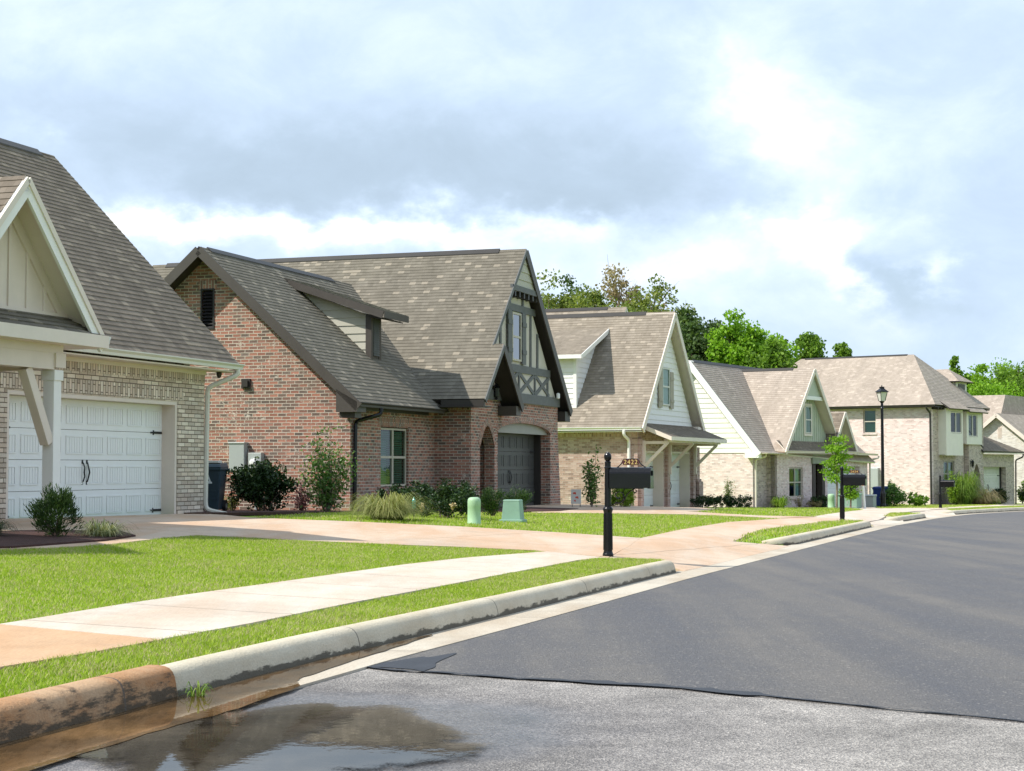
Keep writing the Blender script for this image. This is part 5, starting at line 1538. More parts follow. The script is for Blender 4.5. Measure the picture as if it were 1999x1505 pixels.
def mailbox(x, y, th, label, number=None, s=1.0, bare=False):
    # local +x points to the road, the long side faces the camera
    r = empty('mailbox', (x, y, gz(x, y)), -th, label, 'mailbox', 'post mailboxes along the kerb')
    r.scale = (s, s, s)
    p = MB()
    prof = [(.075, -.1), (.075, .03), (.066, .05), (.06, .07), (.058, .6), (.062, .61), (.07, .635), (.07, .65), (.058, .67), (.046, .68), (.043, 1.19), (.05, 1.2), (.05, 1.215), (.042, 1.225), (.042, 1.275), (.047, 1.285), (.032, 1.30)]
    p.lathe(prof, 24)
    for k in range(10):       # fluted lower shaft
        a = 2 * math.pi * k / 10; p.tube([(.058 * math.cos(a), .058 * math.sin(a), .09), (.055 * math.cos(a), .055 * math.sin(a), .58)], [.011, .009], 6)
    po = p.build('post', 'black_iron', r, smooth=False, weld=False)
    f = MB(); f.lathe([(.03, 1.30)] + [(.052 * math.sin(a) ** .8, 1.355 - .062 * math.cos(a)) for a in np.linspace(.55, 3.0, 12)] + [(.004, 1.43)], 20)
    f.build('finial', 'black_iron', po, smooth=True)
    b = MB(); L0, L1, w, z0, z1 = .045, .60, .088, .935, 1.13
    sec = [(-w, z0), (-w, z1)] + [(w * math.cos(math.pi - math.pi * k / 12), z1 + .085 * math.sin(math.pi * k / 12)) for k in range(1, 12)] + [(w, z1), (w, z0)]
    for i in range(len(sec)):
        a, c = sec[i], sec[(i + 1) % len(sec)]
        b.face([(L0, a[0], a[1]), (L1, a[0], a[1]), (L1, c[0], c[1]), (L0, c[0], c[1])])
    b.face([(L0, *q) for q in sec]); b.face([(L1, *q) for q in sec][::-1])
    b.build('box', 'black_iron', r, weld=True)
    d = MB(); k = 1.05
    s2 = [(q[0] * k, z0 - .008 + (q[1] - z0) * 1.03) for q in sec]
    for i in range(len(s2)):
        a, c = s2[i], s2[(i + 1) % len(s2)]
        d.face([(L1 - .02, *a), (L1 + .022, *a), (L1 + .022, *c), (L1 - .02, *c)])
    d.face([(L1 - .02, *q) for q in s2]); d.face([(L1 + .022, *q) for q in s2][::-1])
    d.box(L1 + .022, L1 + .04, -.02, .02, 1.10, 1.17)
    d.build('door', 'black_iron', r, weld=True)
    h = MB(); h.tube(spiral((.155, .82), .02, .095, 5.5, 5.5 - 7.6), .008, 6)
    h.tube([(.05, 0, .69), (.10, 0, .72), (.16, 0, .725), (.23, 0, .77), (.27, 0, .85), (.33, 0, .90), (.38, 0, .925)], .009, 6)
    h.tube(spiral((.385, .895), .012, .035, 1.5, 1.5 - 6), .007, 6)
    h.tube([(.24, 0, .78), (.21, 0, .85), (.235, 0, .925)], .007, 6); h.box(.045, .5, -.02, .02, .922, .934)
    h.build('scroll_bracket', 'black_iron', r)
    if number is not None:
        g = MB()
        g.tube([(.13, 0, 1.215), (.15, 0, 1.222), (.19, 0, 1.26), (.215, 0, 1.31), (.23, 0, 1.325), (.42, 0, 1.325), (.435, 0, 1.31), (.465, 0, 1.26), (.515, 0, 1.222), (.535, 0, 1.215)], .0075, 6)
        hd = g.build('plaque_frame', 'black_iron', r)
        if not bare:
            q = MB(); out = [(.215, 1.255), (.225, 1.243), (.425, 1.243), (.435, 1.255), (.452, 1.275), (.432, 1.318), (.42, 1.322), (.23, 1.322), (.218, 1.318), (.198, 1.275)]
            q.sheet(out, [], lambda a, b_, c: (a, c, b_), -.008, .008)
            q.build('plaque', 'plaque_maroon', hd)
            text_mesh('digits', number, .088, 'gold_digit', hd, (.325, -.0085, 1.283), (R(90), 0, 0), .004)
    return r


mailbox(1.31, 23.14, TH, 'nearest black mailbox, with number plaque 2422, on a fluted post', '2422')
mailbox(8.59, 44.08, TH + R(3), 'middle black mailbox on a post, in front of the slender young tree', '2434', 1.0)
mailbox(17.6, 69.6, TH + R(14), 'farthest black mailbox on a post, in front of the two-storey house', '', .97, True)

# lamp post
def lamp_post(x, y):
    r = empty('street_lamp', (x, y, gz(x, y)), R(20), 'tall black street lamp with a lantern head', 'street lamp')
    p = MB(); p.lathe([(.16, -.2), (.16, .1), (.13, .2), (.13, .7), (.10, .8), (.085, .9), (.07, 4.9), (.09, 4.95), (.07, 5.0), (.06, 5.2), (.11, 5.25), (.14, 5.30)], 16); po = p.build('pole', 'black_iron', r)
    def fr(z0, z1, a, b):
        m_ = MB(); m_.hexa([(-a, -a, z0), (a, -a, z0), (a, a, z0), (-a, a, z0), (-b, -b, z1), (b, -b, z1), (b, b, z1), (-b, b, z1)]); return m_
    hd = MB()
    for sx_ in (-1, 1):
        for sy in (-1, 1): hd.beam((.14 * sx_, .14 * sy, 5.30), (.235 * sx_, .235 * sy, 5.80), .03, .03)
    for q in fr(5.80, 5.84, .30, .30).f: pass
    hd.hexa([(-.30, -.30, 5.80), (.30, -.30, 5.80), (.30, .30, 5.80), (-.30, .30, 5.80), (-.30, -.30, 5.83), (.30, -.30, 5.83), (.30, .30, 5.83), (-.30, .30, 5.83)])
    hd.hexa([(-.29, -.29, 5.83), (.29, -.29, 5.83), (.29, .29, 5.83), (-.29, .29, 5.83), (-.09, -.09, 6.02), (.09, -.09, 6.02), (.09, .09, 6.02), (-.09, .09, 6.02)])
    hd.box(-.11, .11, -.11, .11, 6.02, 6.10); hd.lathe([(.03, 6.1), (.04, 6.14), (.01, 6.2)], 8)
    la = hd.build('lantern', 'black_iron', r)
    fr(5.31, 5.795, .13, .225).build('lamp_glass', 'lamp_glass', la)
    la.scale = (.82, .82, .9); la.location = (0, 0, .53)


lamp_post(18.49, 84.42)

# utility pedestals and transformer
def pedestal(x, y, hgt, rad, label):
    z = gz(x, y); m_ = MB()
    m_.lathe([(rad * 1.03, -.1), (rad * 1.03, .03), (rad, .035), (rad * .97, hgt * .62), (rad * .985, hgt * .63), (rad * .985, hgt * .84), (rad * .95, hgt * .90), (rad * .82, hgt * .965), (rad * .5, hgt * .995), (.005, hgt)], 28)
    o = m_.build('utility_pedestal', 'plastic_green', smooth=True, weld=True); o.location = (x, y, z)
    e = o.modifiers.new('edges', 'EDGE_SPLIT'); e.split_angle = R(50)
    tag(o, label, 'utility pedestal', 'light green utility pedestals')


pedestal(-.71, 31.76, .50, .125, 'light green domed utility pedestal on the grass beside the dark green transformer box')
pedestal(15.33, 81.35, .70, .17, 'light green domed utility pedestal at the foot of the slender young tree')
x, y = .02, 33.94; r = empty('transformer_box', (x, y, gz(x, y)), R(-14), 'dark green metal transformer box with sloping sides on the grass', 'transformer')
m_ = MB(); m_.hexa([(-.20, -.17, .03), (.20, -.17, .03), (.20, .17, .03), (-.20, .17, .03), (-.165, -.14, .43), (.165, -.14, .43), (.165, .14, .43), (-.165, .14, .43)]); m_.build('body', 'metal_green', r, bevel=.015)
m_ = MB(); m_.box(-.24, .24, -.21, .21, -.15, .05); m_.build('base', 'metal_green', r, bevel=.012)
m_ = MB(); m_.hexa([(-.172, -.147, .418), (.172, -.147, .418), (.172, .147, .418), (-.172, .147, .418), (-.16, -.135, .445), (.16, -.135, .445), (.16, .135, .445), (-.16, .135, .445)]); m_.build('lid', 'metal_green', r, bevel=.006)
def cabinet(x, y, w, d, hgt, rz_, mat, label, name):
    r = empty(name, (x, y, gz(x, y)), rz_, label, 'utility cabinet')
    m_ = MB(); m_.box(-w / 2, w / 2, -d / 2, d / 2, -.2, hgt); m_.build('body', mat, r, bevel=.02)
    m_ = MB(); m_.hexa([(-w / 2 - .03, -d / 2 - .04, hgt), (w / 2 + .03, -d / 2 - .04, hgt), (w / 2 + .03, d / 2, hgt), (-w / 2 - .03, d / 2, hgt), (-w / 2 - .03, -d / 2 - .04, hgt + .05), (w / 2 + .03, -d / 2 - .04, hgt + .05), (w / 2 + .03, d / 2, hgt + .10), (-w / 2 - .03, d / 2, hgt + .10)]); m_.build('lid', mat, r, bevel=.01)
    m_ = MB(); m_.box(-.02, .02, -d / 2 - .02, -d / 2, hgt * .35, hgt * .6); m_.box(-w / 2 + .05, w / 2 - .05, -d / 2 - .012, -d / 2, .08, .1); m_.build('latch', 'meter_grey', r)


cabinet(16.15, 81.0, .95, .7, .62, R(-30), 'metal_green', 'low green utility cabinet behind the orange-topped white marker post', 'utility_cabinet')
cabinet(18.05, 85.4, .5, .5, .55, R(-30), 'meter_grey', 'small grey utility cabinet between the marker post and the blue trash cart', 'utility_cabinet')
# upright grey boxes on walls are parts of their houses; the tilted marker post
x, y = 14.45, 69.41; r = empty('marker_post', (x, y, gz(x, y)), 0, 'leaning white marker post with an orange top', 'marker post')
m_ = MB(); m_.tube([(.02, 0, -.2), (-.06, 0, .95)], .05, 14); m_.build('post', 'pvc_white', r, smooth=True)
m_ = MB(); m_.tube([(-.06, 0, .95), (-.075, 0, 1.13)], [.055, .055], 14); m_.build('cap', 'orange_paint', r)
# house five's meter cabinet on its wall
h5 = bpy.data.objects['brick_house.004']
S5 = left(0); m_ = MB(); S5.box(m_, 3.2, 3.75, .95, 2.1, 0, .25); m_.build('meter_box', 'meter_grey', h5, bevel=.02)
m_ = MB(); S5.box(m_, 3.25, 3.7, .2, .9, 0, .2); m_.build('breaker_box', 'meter_grey', h5, bevel=.02)


def cart(x, y, rz_, mat, lid, label, s=1.0, mark=False):
    r = empty('trash_cart', (x, y, gz(x, y)), rz_, label, 'trash cart', 'wheeled trash carts beside house walls'); r.scale = (s, s, s)
    m_ = MB(); m_.hexa([(-.22, -.24, .05), (.22, -.24, .05), (.22, .22, .05), (-.22, .22, .05), (-.29, -.33, .95), (.29, -.33, .95), (.29, .33, .95), (-.29, .33, .95)]); m_.box(-.31, .31, -.35, .35, .90, .97)
    m_.build('body', mat, r, bevel=.02)
    m_ = MB(); m_.hexa([(-.31, -.36, .97), (.31, -.36, .97), (.31, .36, .97), (-.31, .36, .97), (-.27, -.30, 1.04), (.27, -.30, 1.04), (.27, .34, 1.07), (-.27, .34, 1.07)]); m_.build('lid', lid, r, bevel=.015)
    m_ = MB(); m_.tube([(-.2, .33, .92), (-.2, .43, .97), (.2, .43, .97), (.2, .33, .92)], .018, 8); m_.build('handle', mat, r)
    for sx_ in (-1, 1):
        m_ = MB(); m_.tube([(sx_ * .22, .24, .13), (sx_ * .29, .24, .13)], .13, 18); w_ = m_.build('wheel', 'black_hardware', r)
        m_ = MB(); m_.tube([(sx_ * .285, .24, .13), (sx_ * .298, .24, .13)], .06, 14); m_.build('hub', 'meter_grey', w_)
    m_ = MB(); m_.box(-.18, .18, -.268, -.25, .28, .31); m_.box(-.18, .18, -.285, -.27, .45, .48); m_.build('rib', mat, r)
    if mark:
        m_ = MB()
        P = lambda a, b_, c: (a, -.24 - .09 * (b_ - .05) / .9 - c, b_)
        m_.sheet([(-.10, .62), (.10, .62), (.10, .66), (.075, .66), (0, .89), (-.075, .66), (-.10, .66)], [[(-.04, .67), (.04, .67), (.015, .745), (-.015, .745)], [(-.012, .765), (.012, .765), (0, .81)]], P, .006, .002)
        m_.build('emblem', 'mark_white', r)
    return r


cart(-6.58, 37.0, R(-4), 'cart_dark_green', 'cart_dark_green', 'dark green trash cart with a pale triangle emblem behind the cream downspout', 1.0, True)
m_ = MB(); m_.box(-.22, .22, -.2, .24, 1.06, 1.12); o = m_.build('package', 'trim_grey_white', bevel=.015); o.location = (-6.60, 37.0, gz(-6.58, 37.0)); tag(o, 'flat pale package lying on the dark green trash cart', 'package')
cart(19.08, 87.7, R(-36), 'cart_blue', 'cart_blue', 'blue trash cart beside the lamp post', 1.0)

# teal garden bottle on a stake and a small garden sign
x, y = -1.89, 32.61; r = empty('garden_ornament', (x, y, gz(x, y)), 0, 'teal glass garden ornament on a thin stake behind the tan ornamental grass', 'garden ornament')
m_ = MB(); m_.tube([(0, 0, -.1), (0, 0, .2)], .008, 6); m_.build('stake', 'black_hardware', r)
m_ = MB(); m_.lathe([(.02, .20), (.036, .22), (.038, .33), (.03, .37), (.012, .40), (.012, .43)], 14); m_.build('bottle', 'teal_glass', r, smooth=True)
x, y = 1.84, 48.7; r = empty('garden_sign', (x, y, gz(x, y)), R(-20), 'white garden sign with red figures beside the thin shrub', 'sign')
m_ = MB(); m_.box(-.15, .15, -.01, .01, .10, .52); pn = m_.build('panel', 'trim_grey_white', r)
for q in ((-.04, .39, .10, .05), (.03, .27, .11, .05), (-.03, .18, .06, .04)): m_ = MB(); m_.face([(q[0] - q[2] / 2, -.012, q[1]), (q[0] + q[2] / 2, -.012, q[1] - .02), (q[0] + q[2] / 3, -.012, q[1] + q[3]), (q[0] - q[2] / 3, -.012, q[1] + q[3] * .9)]); m_.build('printed_figure', 'sign_red', pn)
for sx_ in (-.15, .15):
    m_ = MB(); m_.tube([(sx_ * .8, .015, -.1), (sx_ * .8, .015, .4)], .01, 6); m_.build('stake', 'black_hardware', r)
# paint marks on the kerb, a pale chip on the lawn are left to the materials

# ---------------------------------------------------------------- plants
rng = np.random.default_rng(11)


def leaf_quads(cen, size, up=0.0, aspect=.6, dirs=None):
    """diamond shaped leaves at random angles"""
    n = len(cen)
    a = rng.normal(size=(n, 3))
    if dirs is not None: a = dirs + a * .35
    a[:, 2] += up
    a /= np.linalg.norm(a, axis=1)[:, None] + 1e-9
    b = np.cross(a, rng.normal(size=(n, 3))); b /= np.linalg.norm(b, axis=1)[:, None] + 1e-9
    L_ = (size * rng.uniform(.6, 1.3, n))[:, None]
    nrm = np.cross(a, b) * L_ * .15
    q = np.stack([cen - a * L_ * .5, cen + b * L_ * .5 * aspect + nrm, cen + a * L_ * .5, cen - b * L_ * .5 * aspect + nrm], 1)
    return q


def clumps(centers, radii, per, flat=1.0, shell=.0):
    out = []
    for c, r_ in zip(centers, radii):
        n = int(per)
        d = rng.normal(size=(n, 3)); d /= np.linalg.norm(d, axis=1)[:, None] + 1e-9
        k = rng.uniform(shell, 1, n) ** .6
        p = d * k[:, None] * r_; p[:, 2] *= flat
        out.append(p + c)
    return np.concatenate(out)


def shrub(x, y, w, hgt, mat, label, leaves=2600, leaf=.055, shape='round', zo=0.0, group=None, gaps=.55, stems=5, name='shrub', cat='shrub', up=.0, aspect=.6):
    z = gz(x, y) + zo
    r = empty(name, (x, y, z), 0, label, cat, group)
    K = 60
    u = rng.uniform(-1, 1, (K, 3)); u = u[np.linalg.norm(u, axis=1) < 1.0]
    cen = np.stack([u[:, 0] * w * .5, u[:, 1] * w * .45, hgt * (.52 + u[:, 2] * .44)], 1)
    hh = np.clip(cen[:, 2] / hgt, 0, 1)
    if shape == 'vase': k = .45 + .65 * hh
    elif shape == 'cone': k = 1.15 - hh * .85
    elif shape == 'low': k = 1.0 + 0 * hh
    else: k = np.sqrt(np.clip(1.1 - (2 * hh - .95) ** 2, .1, 1.2))
    cen[:, 0] *= k; cen[:, 1] *= k
    rad = rng.uniform(.6, 1.1, len(cen)) * min(w, hgt) * .30 * (1.2 - gaps * .5)
    pts = clumps(cen, rad, leaves / len(cen))
    pts = pts[pts[:, 2] > .02]
    dirs = None
    if up: dirs = pts * np.array([.8, .8, .3]); dirs /= np.linalg.norm(dirs, axis=1)[:, None] + 1e-9
    np_mesh('foliage', leaf_quads(pts, leaf, up, aspect, dirs), 4, mat, r)
    for i in range(stems):
        c = cen[rng.integers(len(cen))]; m_ = MB()
        m_.tube([(c[0] * .1, c[1] * .1, -.05), (c[0] * .45, c[1] * .45, c[2] * .5), tuple(c)], [.018, .012, .006], 5); m_.build('stem', 'bark', r)
    return r


def sparse_shrub(x, y, hgt, w, mat, label, n=9, leaf=.07, group=None, name='shrub', cat='shrub', per=120):
    """tall thin shrub: a few upright stems clothed in leaves"""
    z = gz(x, y)
    r = empty(name, (x, y, z), 0, label, cat, group); allp = []
    for i in range(n):
        a = rng.uniform(0, 6.28); k = rng.uniform(.1, 1)
        top = Vector((math.cos(a) * w * .5 * k, math.sin(a) * w * .4 * k, hgt * rng.uniform(.45, 1.0) * (1.08 - .45 * k)))
        mid = top * .5 + Vector((rng.normal() * .04, rng.normal() * .04, .06))
        m_ = MB(); m_.tube([(0, 0, -.05), mid, top], [.014, .010, .004], 5); m_.build('stem', 'bark_pale', r)
        t_ = rng.uniform(.12, 1, per); P0 = np.array([(1 - q) ** 2 * np.zeros(3) + 2 * q * (1 - q) * np.array(mid) * 1.1 + q * q * np.array(top) for q in t_])
        allp.append(P0 + rng.normal(size=(per, 3)) * np.array([.085, .085, .06]) * (w * 1.1))
    p = np.concatenate(allp); p = p[p[:, 2] > .03]
    np_mesh('foliage', leaf_quads(p, leaf, .2, .5), 4, mat, r)
    return r


def grass_clump(x, y, w, hgt, mat, label, n=900, droop=1.0, width=.012, name='ornamental_grass', group=None, zo=0.0):
    z = gz(x, y) + zo
    a = rng.uniform(0, 2 * np.pi, n); base = np.stack([np.cos(a), np.sin(a)], 1) * (rng.uniform(0, 1, n) ** .5 * w * .22)[:, None]
    a2 = a + rng.normal(size=n) * .5; L_ = hgt * rng.uniform(.4, 1.3, n) * (1 + .22 * np.sin(a * 5 + 1.3)); out = w * .5 * rng.uniform(.15, 1.25, n) * (1 + .18 * np.sin(a * 3))
    d = np.stack([np.cos(a2), np.sin(a2)], 1); pr = np.stack([-d[:, 1], d[:, 0]], 1)
    V_ = []
    for k, (ho, hz, ww) in enumerate(((0, 0, 1), (.25, .62, .9), (.6, .95, .7), (.9, .95 - .25 * droop, .45), (1.1, .75 - .55 * droop, .0))):
        c = base + d * (out * ho)[:, None]; zz = L_ * hz
        for sgn in ((-1, 1) if ww > 0 else (0,)):
            q = c + pr * (sgn * ww * width * .5)
            V_.append(np.concatenate([q, zz[:, None]], 1))
    V_ = np.stack(V_, 1)
    o = np_mesh(name, V_, 9, mat, None, [(0, 1, 3, 2), (2, 3, 5, 4), (4, 5, 7, 6), (6, 7, 8)])
    o.location = (x, y, z)
    return tag(o, label, 'ornamental grass', group)


shrub(-5.58, 20.75, .56, .64, 'leaf_yew', 'round yew shrub in mulch at the foot of the porch post', 5200, .055, 'round', up=.6, aspect=.22, gaps=.7)
grass_clump(-5.15, 21.3, .6, .17, 'leaf_variegated', 'low variegated grass tuft right of the yew shrub', 320, 1.0, .012)
grass_clump(-6.25, 20.2, .55, .2, 'leaf_shrub_dark', 'dark low grass tuft left of the porch post', 260, 1.0, .012)
grass_clump(-6.75, 21.2, .5, .2, 'leaf_shrub_dark', 'dark grass tuft at the left edge in front of the garage door', 260, 1.0, .012)
shrub(-5.50, 37.4, 1.45, 1.08, 'leaf_shrub_dark', 'dense dark evergreen shrub below the grey meter boxes', 6500, .085, 'round', group=None)
sparse_shrub(-6.2, 37.6, .5, .45, 'leaf_olive', 'small sparse shrub between the trash cart and the dark evergreen', 5, .05)
sparse_shrub(-4.05, 37.2, 2.05, 1.5, 'leaf_holly', 'tall loose holly shrub at the corner of the red brick house', 17, .09, per=130)
grass_clump(-2.32, 31.6, 1.25, .36, 'blade_tan', 'wide drooping tan ornamental grass below the red brick window', 1500, 1.0, .012)
shrub(-1.42, 34.2, 1.6, .74, 'leaf_shrub_dark', 'low wide dark shrub left of the light green pedestal', 6000, .06, 'low')
shrub(-2.0, 36.6, 2.0, .66, 'leaf_shrub_dark', 'low dark shrub against the wall under the window', 3400, .07, 'low')
for i, (x, y, c_) in enumerate(((-1.75, 32.9, 'pale dry flower heads beside the tan grass'), (-1.15, 33.0, 'orange dry flower heads beside the light green pedestal'))):
    m_ = rng.normal(size=(60, 3)) * np.array([.024, .024, .034]) + np.array([0, 0, .22 + .06 * i])
    o = np_mesh('flower', leaf_quads(m_, .06), 4, 'blade_straw'); o.location = (x, y, gz(x, y)); tag(o, c_, 'flowers')
shrub(-.42, 37.2, .62, .68, 'leaf_yew', 'upright dark shrub in front of the pointed brick archway', 3200, .06, 'vase', up=.5, aspect=.25)
shrub(.12, 39.2, .62, .62, 'leaf_yew', 'upright dark shrub in front of the grey garage door', 3000, .06, 'vase', up=.5, aspect=.25)
sparse_shrub(2.32, 49.3, 1.85, .95, 'leaf_holly', 'thin leafy shrub in front of the tan brick wall', 9, .10, per=90)
shrub(3.35, 50.5, .85, .62, 'leaf_lime', 'light green shrub behind the nearest mailbox', 2200, .08, 'round')
for i, dx in enumerate((0, .62, 1.25, 1.85)):
    x, y = ((1371 + i * 25 - 999.5) / 3300 * (65.2 + i * .5), 65.2 + i * .5)
    shrub(x, y, .9, .50, 'leaf_shrub_dark', 'low dark boxwood of the clipped row right of the pent-roofed garage', 1500, .06, 'low', group='clipped boxwood row', stems=2)
x, y = loc2w(O4, T4, -1.4, .6); sparse_shrub(x, y, 1.45, .8, 'leaf_variegated', 'pale variegated shrub against the sunlit pink brick wall', 8, .09, per=90)
x, y = loc2w(O4, T4, -1.0, 2.4); sparse_shrub(x, y, .8, .7, 'leaf_dry', 'small dry twiggy shrub against the pink brick wall', 6, .06, per=30)
x, y = loc2w(O4, T4, 1.1, -.9); grass_clump(x, y, .9, .45, 'leaf_lime', 'bright green leafy clump at the bungalow corner downspout', 300, .8, .03)
x, y = loc2w(O4, T4, 3.2, -1.1); sparse_shrub(x, y, .8, .6, 'leaf_dry', 'dry brown shrub under the bungalow window', 6, .06, per=60)
x, y = loc2w(O4, T4, 5.6, -1.2); shrub(x, y, 1.3, .6, 'leaf_yew', 'low spreading shrub beside the dark porch post', 1500, .09, 'low')
x, y = loc2w(O4, T4, 4.6, -1.3); shrub(x, y, .8, .35, 'leaf_dry', 'low brown ground plant between the window and spreading shrub', 600, .07, 'low')
shrub(19.6, 87.6, 1.5, 1.15, 'leaf_holly', 'dense round shrub right of the blue trash cart', 2600, .12, 'round')
sparse_shrub(19.6, 88.0, 1.9, .5, 'leaf_holly', 'thin upright stem shrub behind the round shrub by the blue cart', 4, .10)
shrub(21.3, 89.0, 1.2, .75, 'leaf_mid', 'loose low shrub against the sunlit wall of the two-storey house', 1300, .12, 'round', gaps=.9)
x, y = loc2w(O5, T5, .35, -1.1); sparse_shrub(x, y, 2.2, 1.0, 'leaf_lime', 'yellow-green shrub at the corner of the two-storey house', 10, .13, per=130)
x, y = loc2w(O5, T5, 1.7, -1.2); grass_clump(x, y, 2.0, 1.35, 'blade_green', 'tall green ornamental grass below the lower window of the two-storey house', 900, .6, .03)
x, y = loc2w(O5, T5, 3.6, -1.5); grass_clump(x, y, 2.2, .7, 'blade_straw', 'straw coloured ornamental grass in front of the brick archway', 700, .9, .03)
x, y = loc2w(O5, T5, 5.2, -1.5); shrub(x, y, 1.3, .4, 'leaf_lime', 'low lime green shrub beside the straw grass', 700, .12, 'low')
x, y = loc2w(O5, T5, 6.9, -1.4); shrub(x, y, 1.2, 1.05, 'leaf_shrub_dark', 'dark pointed shrub left of the cream garage door', 1300, .12, 'cone')
x, y = loc2w(O5, T5, 14.6, -.6); shrub(x, y, 1.3, .8, 'leaf_shrub_dark', 'dark shrub at the right end of the far garage', 900, .12, 'round')
x, y = loc2w(O5, T5, 15.6, .2); sparse_shrub(x, y, 1.8, .9, 'leaf_mid', 'leafy shrub against the white brick house', 6, .14)
sparse_shrub(-4.75, 38.3, .75, .75, 'leaf_purple', 'purple-leaved shrub between the dark evergreen and the holly shrub', 8, .06, per=90)
sparse_shrub(-2.75, 37.6, .6, 1.1, 'leaf_purple', 'low purple-leaved shrub behind the tan ornamental grass', 9, .06, per=90)
# weed in the gutter
grass_clump(-1.70, 9.22, .17, .065, 'blade_green', 'small weed growing in the gutter joint', 22, .9, .010, 'weed', zo=.005)

# slender young tree by the second mailbox
def young_tree(x, y, hgt, label):
    z = gz(x, y); r = empty('young_tree', (x, y, z), 0, label, 'tree')
    m_ = MB(); m_.tube([(0, 0, -.1), (.03, 0, hgt * .4), (-.02, .02, hgt * .75), (0, 0, hgt)], [.05, .04, .025, .01], 8); m_.build('trunk', 'bark_pale', r)
    P_ = []
    for i in range(26):
        zz = hgt * rng.uniform(.30, .97); a = rng.uniform(0, 6.28); L_ = (1.05 - .75 * zz / hgt) * rng.uniform(.5, 1.15) * hgt * .27
        e = np.array([math.cos(a) * L_, math.sin(a) * L_, zz + L_ * .25])
        m_ = MB(); m_.tube([(0, 0, zz - .1), tuple(e * np.array([.5, .5, 1]) + np.array([0, 0, -.02])), tuple(e)], [.014, .009, .004], 5); m_.build('limb', 'bark_pale', r)
        t_ = rng.uniform(.25, 1.1, 90)[:, None]; P_.append(np.array([0, 0, zz]) * (1 - t_) + e * t_ + rng.normal(size=(90, 3)) * np.array([.14, .14, .06]))
    np_mesh('crown', leaf_quads(np.concatenate(P_), .12, 0, .5), 4, 'leaf_bright', r)


young_tree(13.22, 69.0, 3.05, 'slender young tree with sparse yellow-green leaves behind the middle mailbox')
young_tree(15.9, 79.6, 1.5, 'small sapling in front of the low green utility cabinet')

# ---------------------------------------------------------------- trees behind the houses
def tree(px, top, wpx, d, mat, label, kind='round', bark='bark', leaves=17000, leaf=.25, group='trees behind the houses', name='tree', dens=1.0):
    x = (px - 999.5) / 3300 * d; y = d; g = gz(x, y)
    hgt = (912 - top) / 3300 * d + 1.25 - g; w = wpx * 1.3 / 3300 * d
    r = empty(name, (x, y, g), 0, label, 'tree', group)
    K = 120
    u = rng.normal(size=(K, 3)); u /= np.linalg.norm(u, axis=1)[:, None]; u *= (rng.uniform(.15, 1, K) ** .45)[:, None]
    lo = hgt * (.15 if kind != 'sparse' else .42)
    cz = lo + (hgt - lo) * (.5 + u[:, 2] * .47)
    hh = (cz - lo) / (hgt - lo)
    if kind == 'cone': k = 1.15 - hh * .95
    elif kind == 'tall': k = .75 + .25 * np.sin(np.pi * hh)
    else: k = np.ones(K)
    lump = 1 + .22 * np.sin(np.arctan2(u[:, 1], u[:, 0]) * 3 + rng.uniform(0, 6)) + .12 * rng.normal(size=K)
    cen = np.stack([u[:, 0] * w * .5 * k * lump, u[:, 1] * w * .5 * k * lump, cz], 1)
    rad = rng.uniform(.6, 1.25, K) * w * (.19 if kind != 'sparse' else .13)
    per = leaves / K * (1 if kind != 'sparse' else .36)
    pts = clumps(cen, rad, per, .8, .0)
    np_mesh('crown', leaf_quads(pts, leaf, 0, .75), 4, mat, r)
    t_ = MB(); b0 = w * .028 + .08
    t_.tube([(0, 0, -.5), (.1, 0, hgt * .3), (-.1, .1, hgt * .6), (0, 0, hgt * .88)], [b0, b0 * .8, b0 * .5, b0 * .12], 8)
    for i in range(16 if kind != 'sparse' else 46):
        c = cen[rng.integers(K)]; zb = max(hgt * .18, c[2] - w * .35)
        t_.tube([(0, 0, zb), (c[0] * .5, c[1] * .5, (zb + c[2]) * .5 + .1), tuple(c)], [b0 * .35, b0 * .22, b0 * .07], 5)
        if kind == 'sparse':
            for q in range(3):
                e = c + rng.normal(size=3) * w * .10 + np.array([0, 0, w * .06]); t_.tube([tuple(c * np.array([.7, .7, 1]) - np.array([0, 0, .3])), tuple(c), tuple(e)], [b0 * .1, b0 * .08, b0 * .03], 4)
    t_.build('trunk', bark, r)
    return r


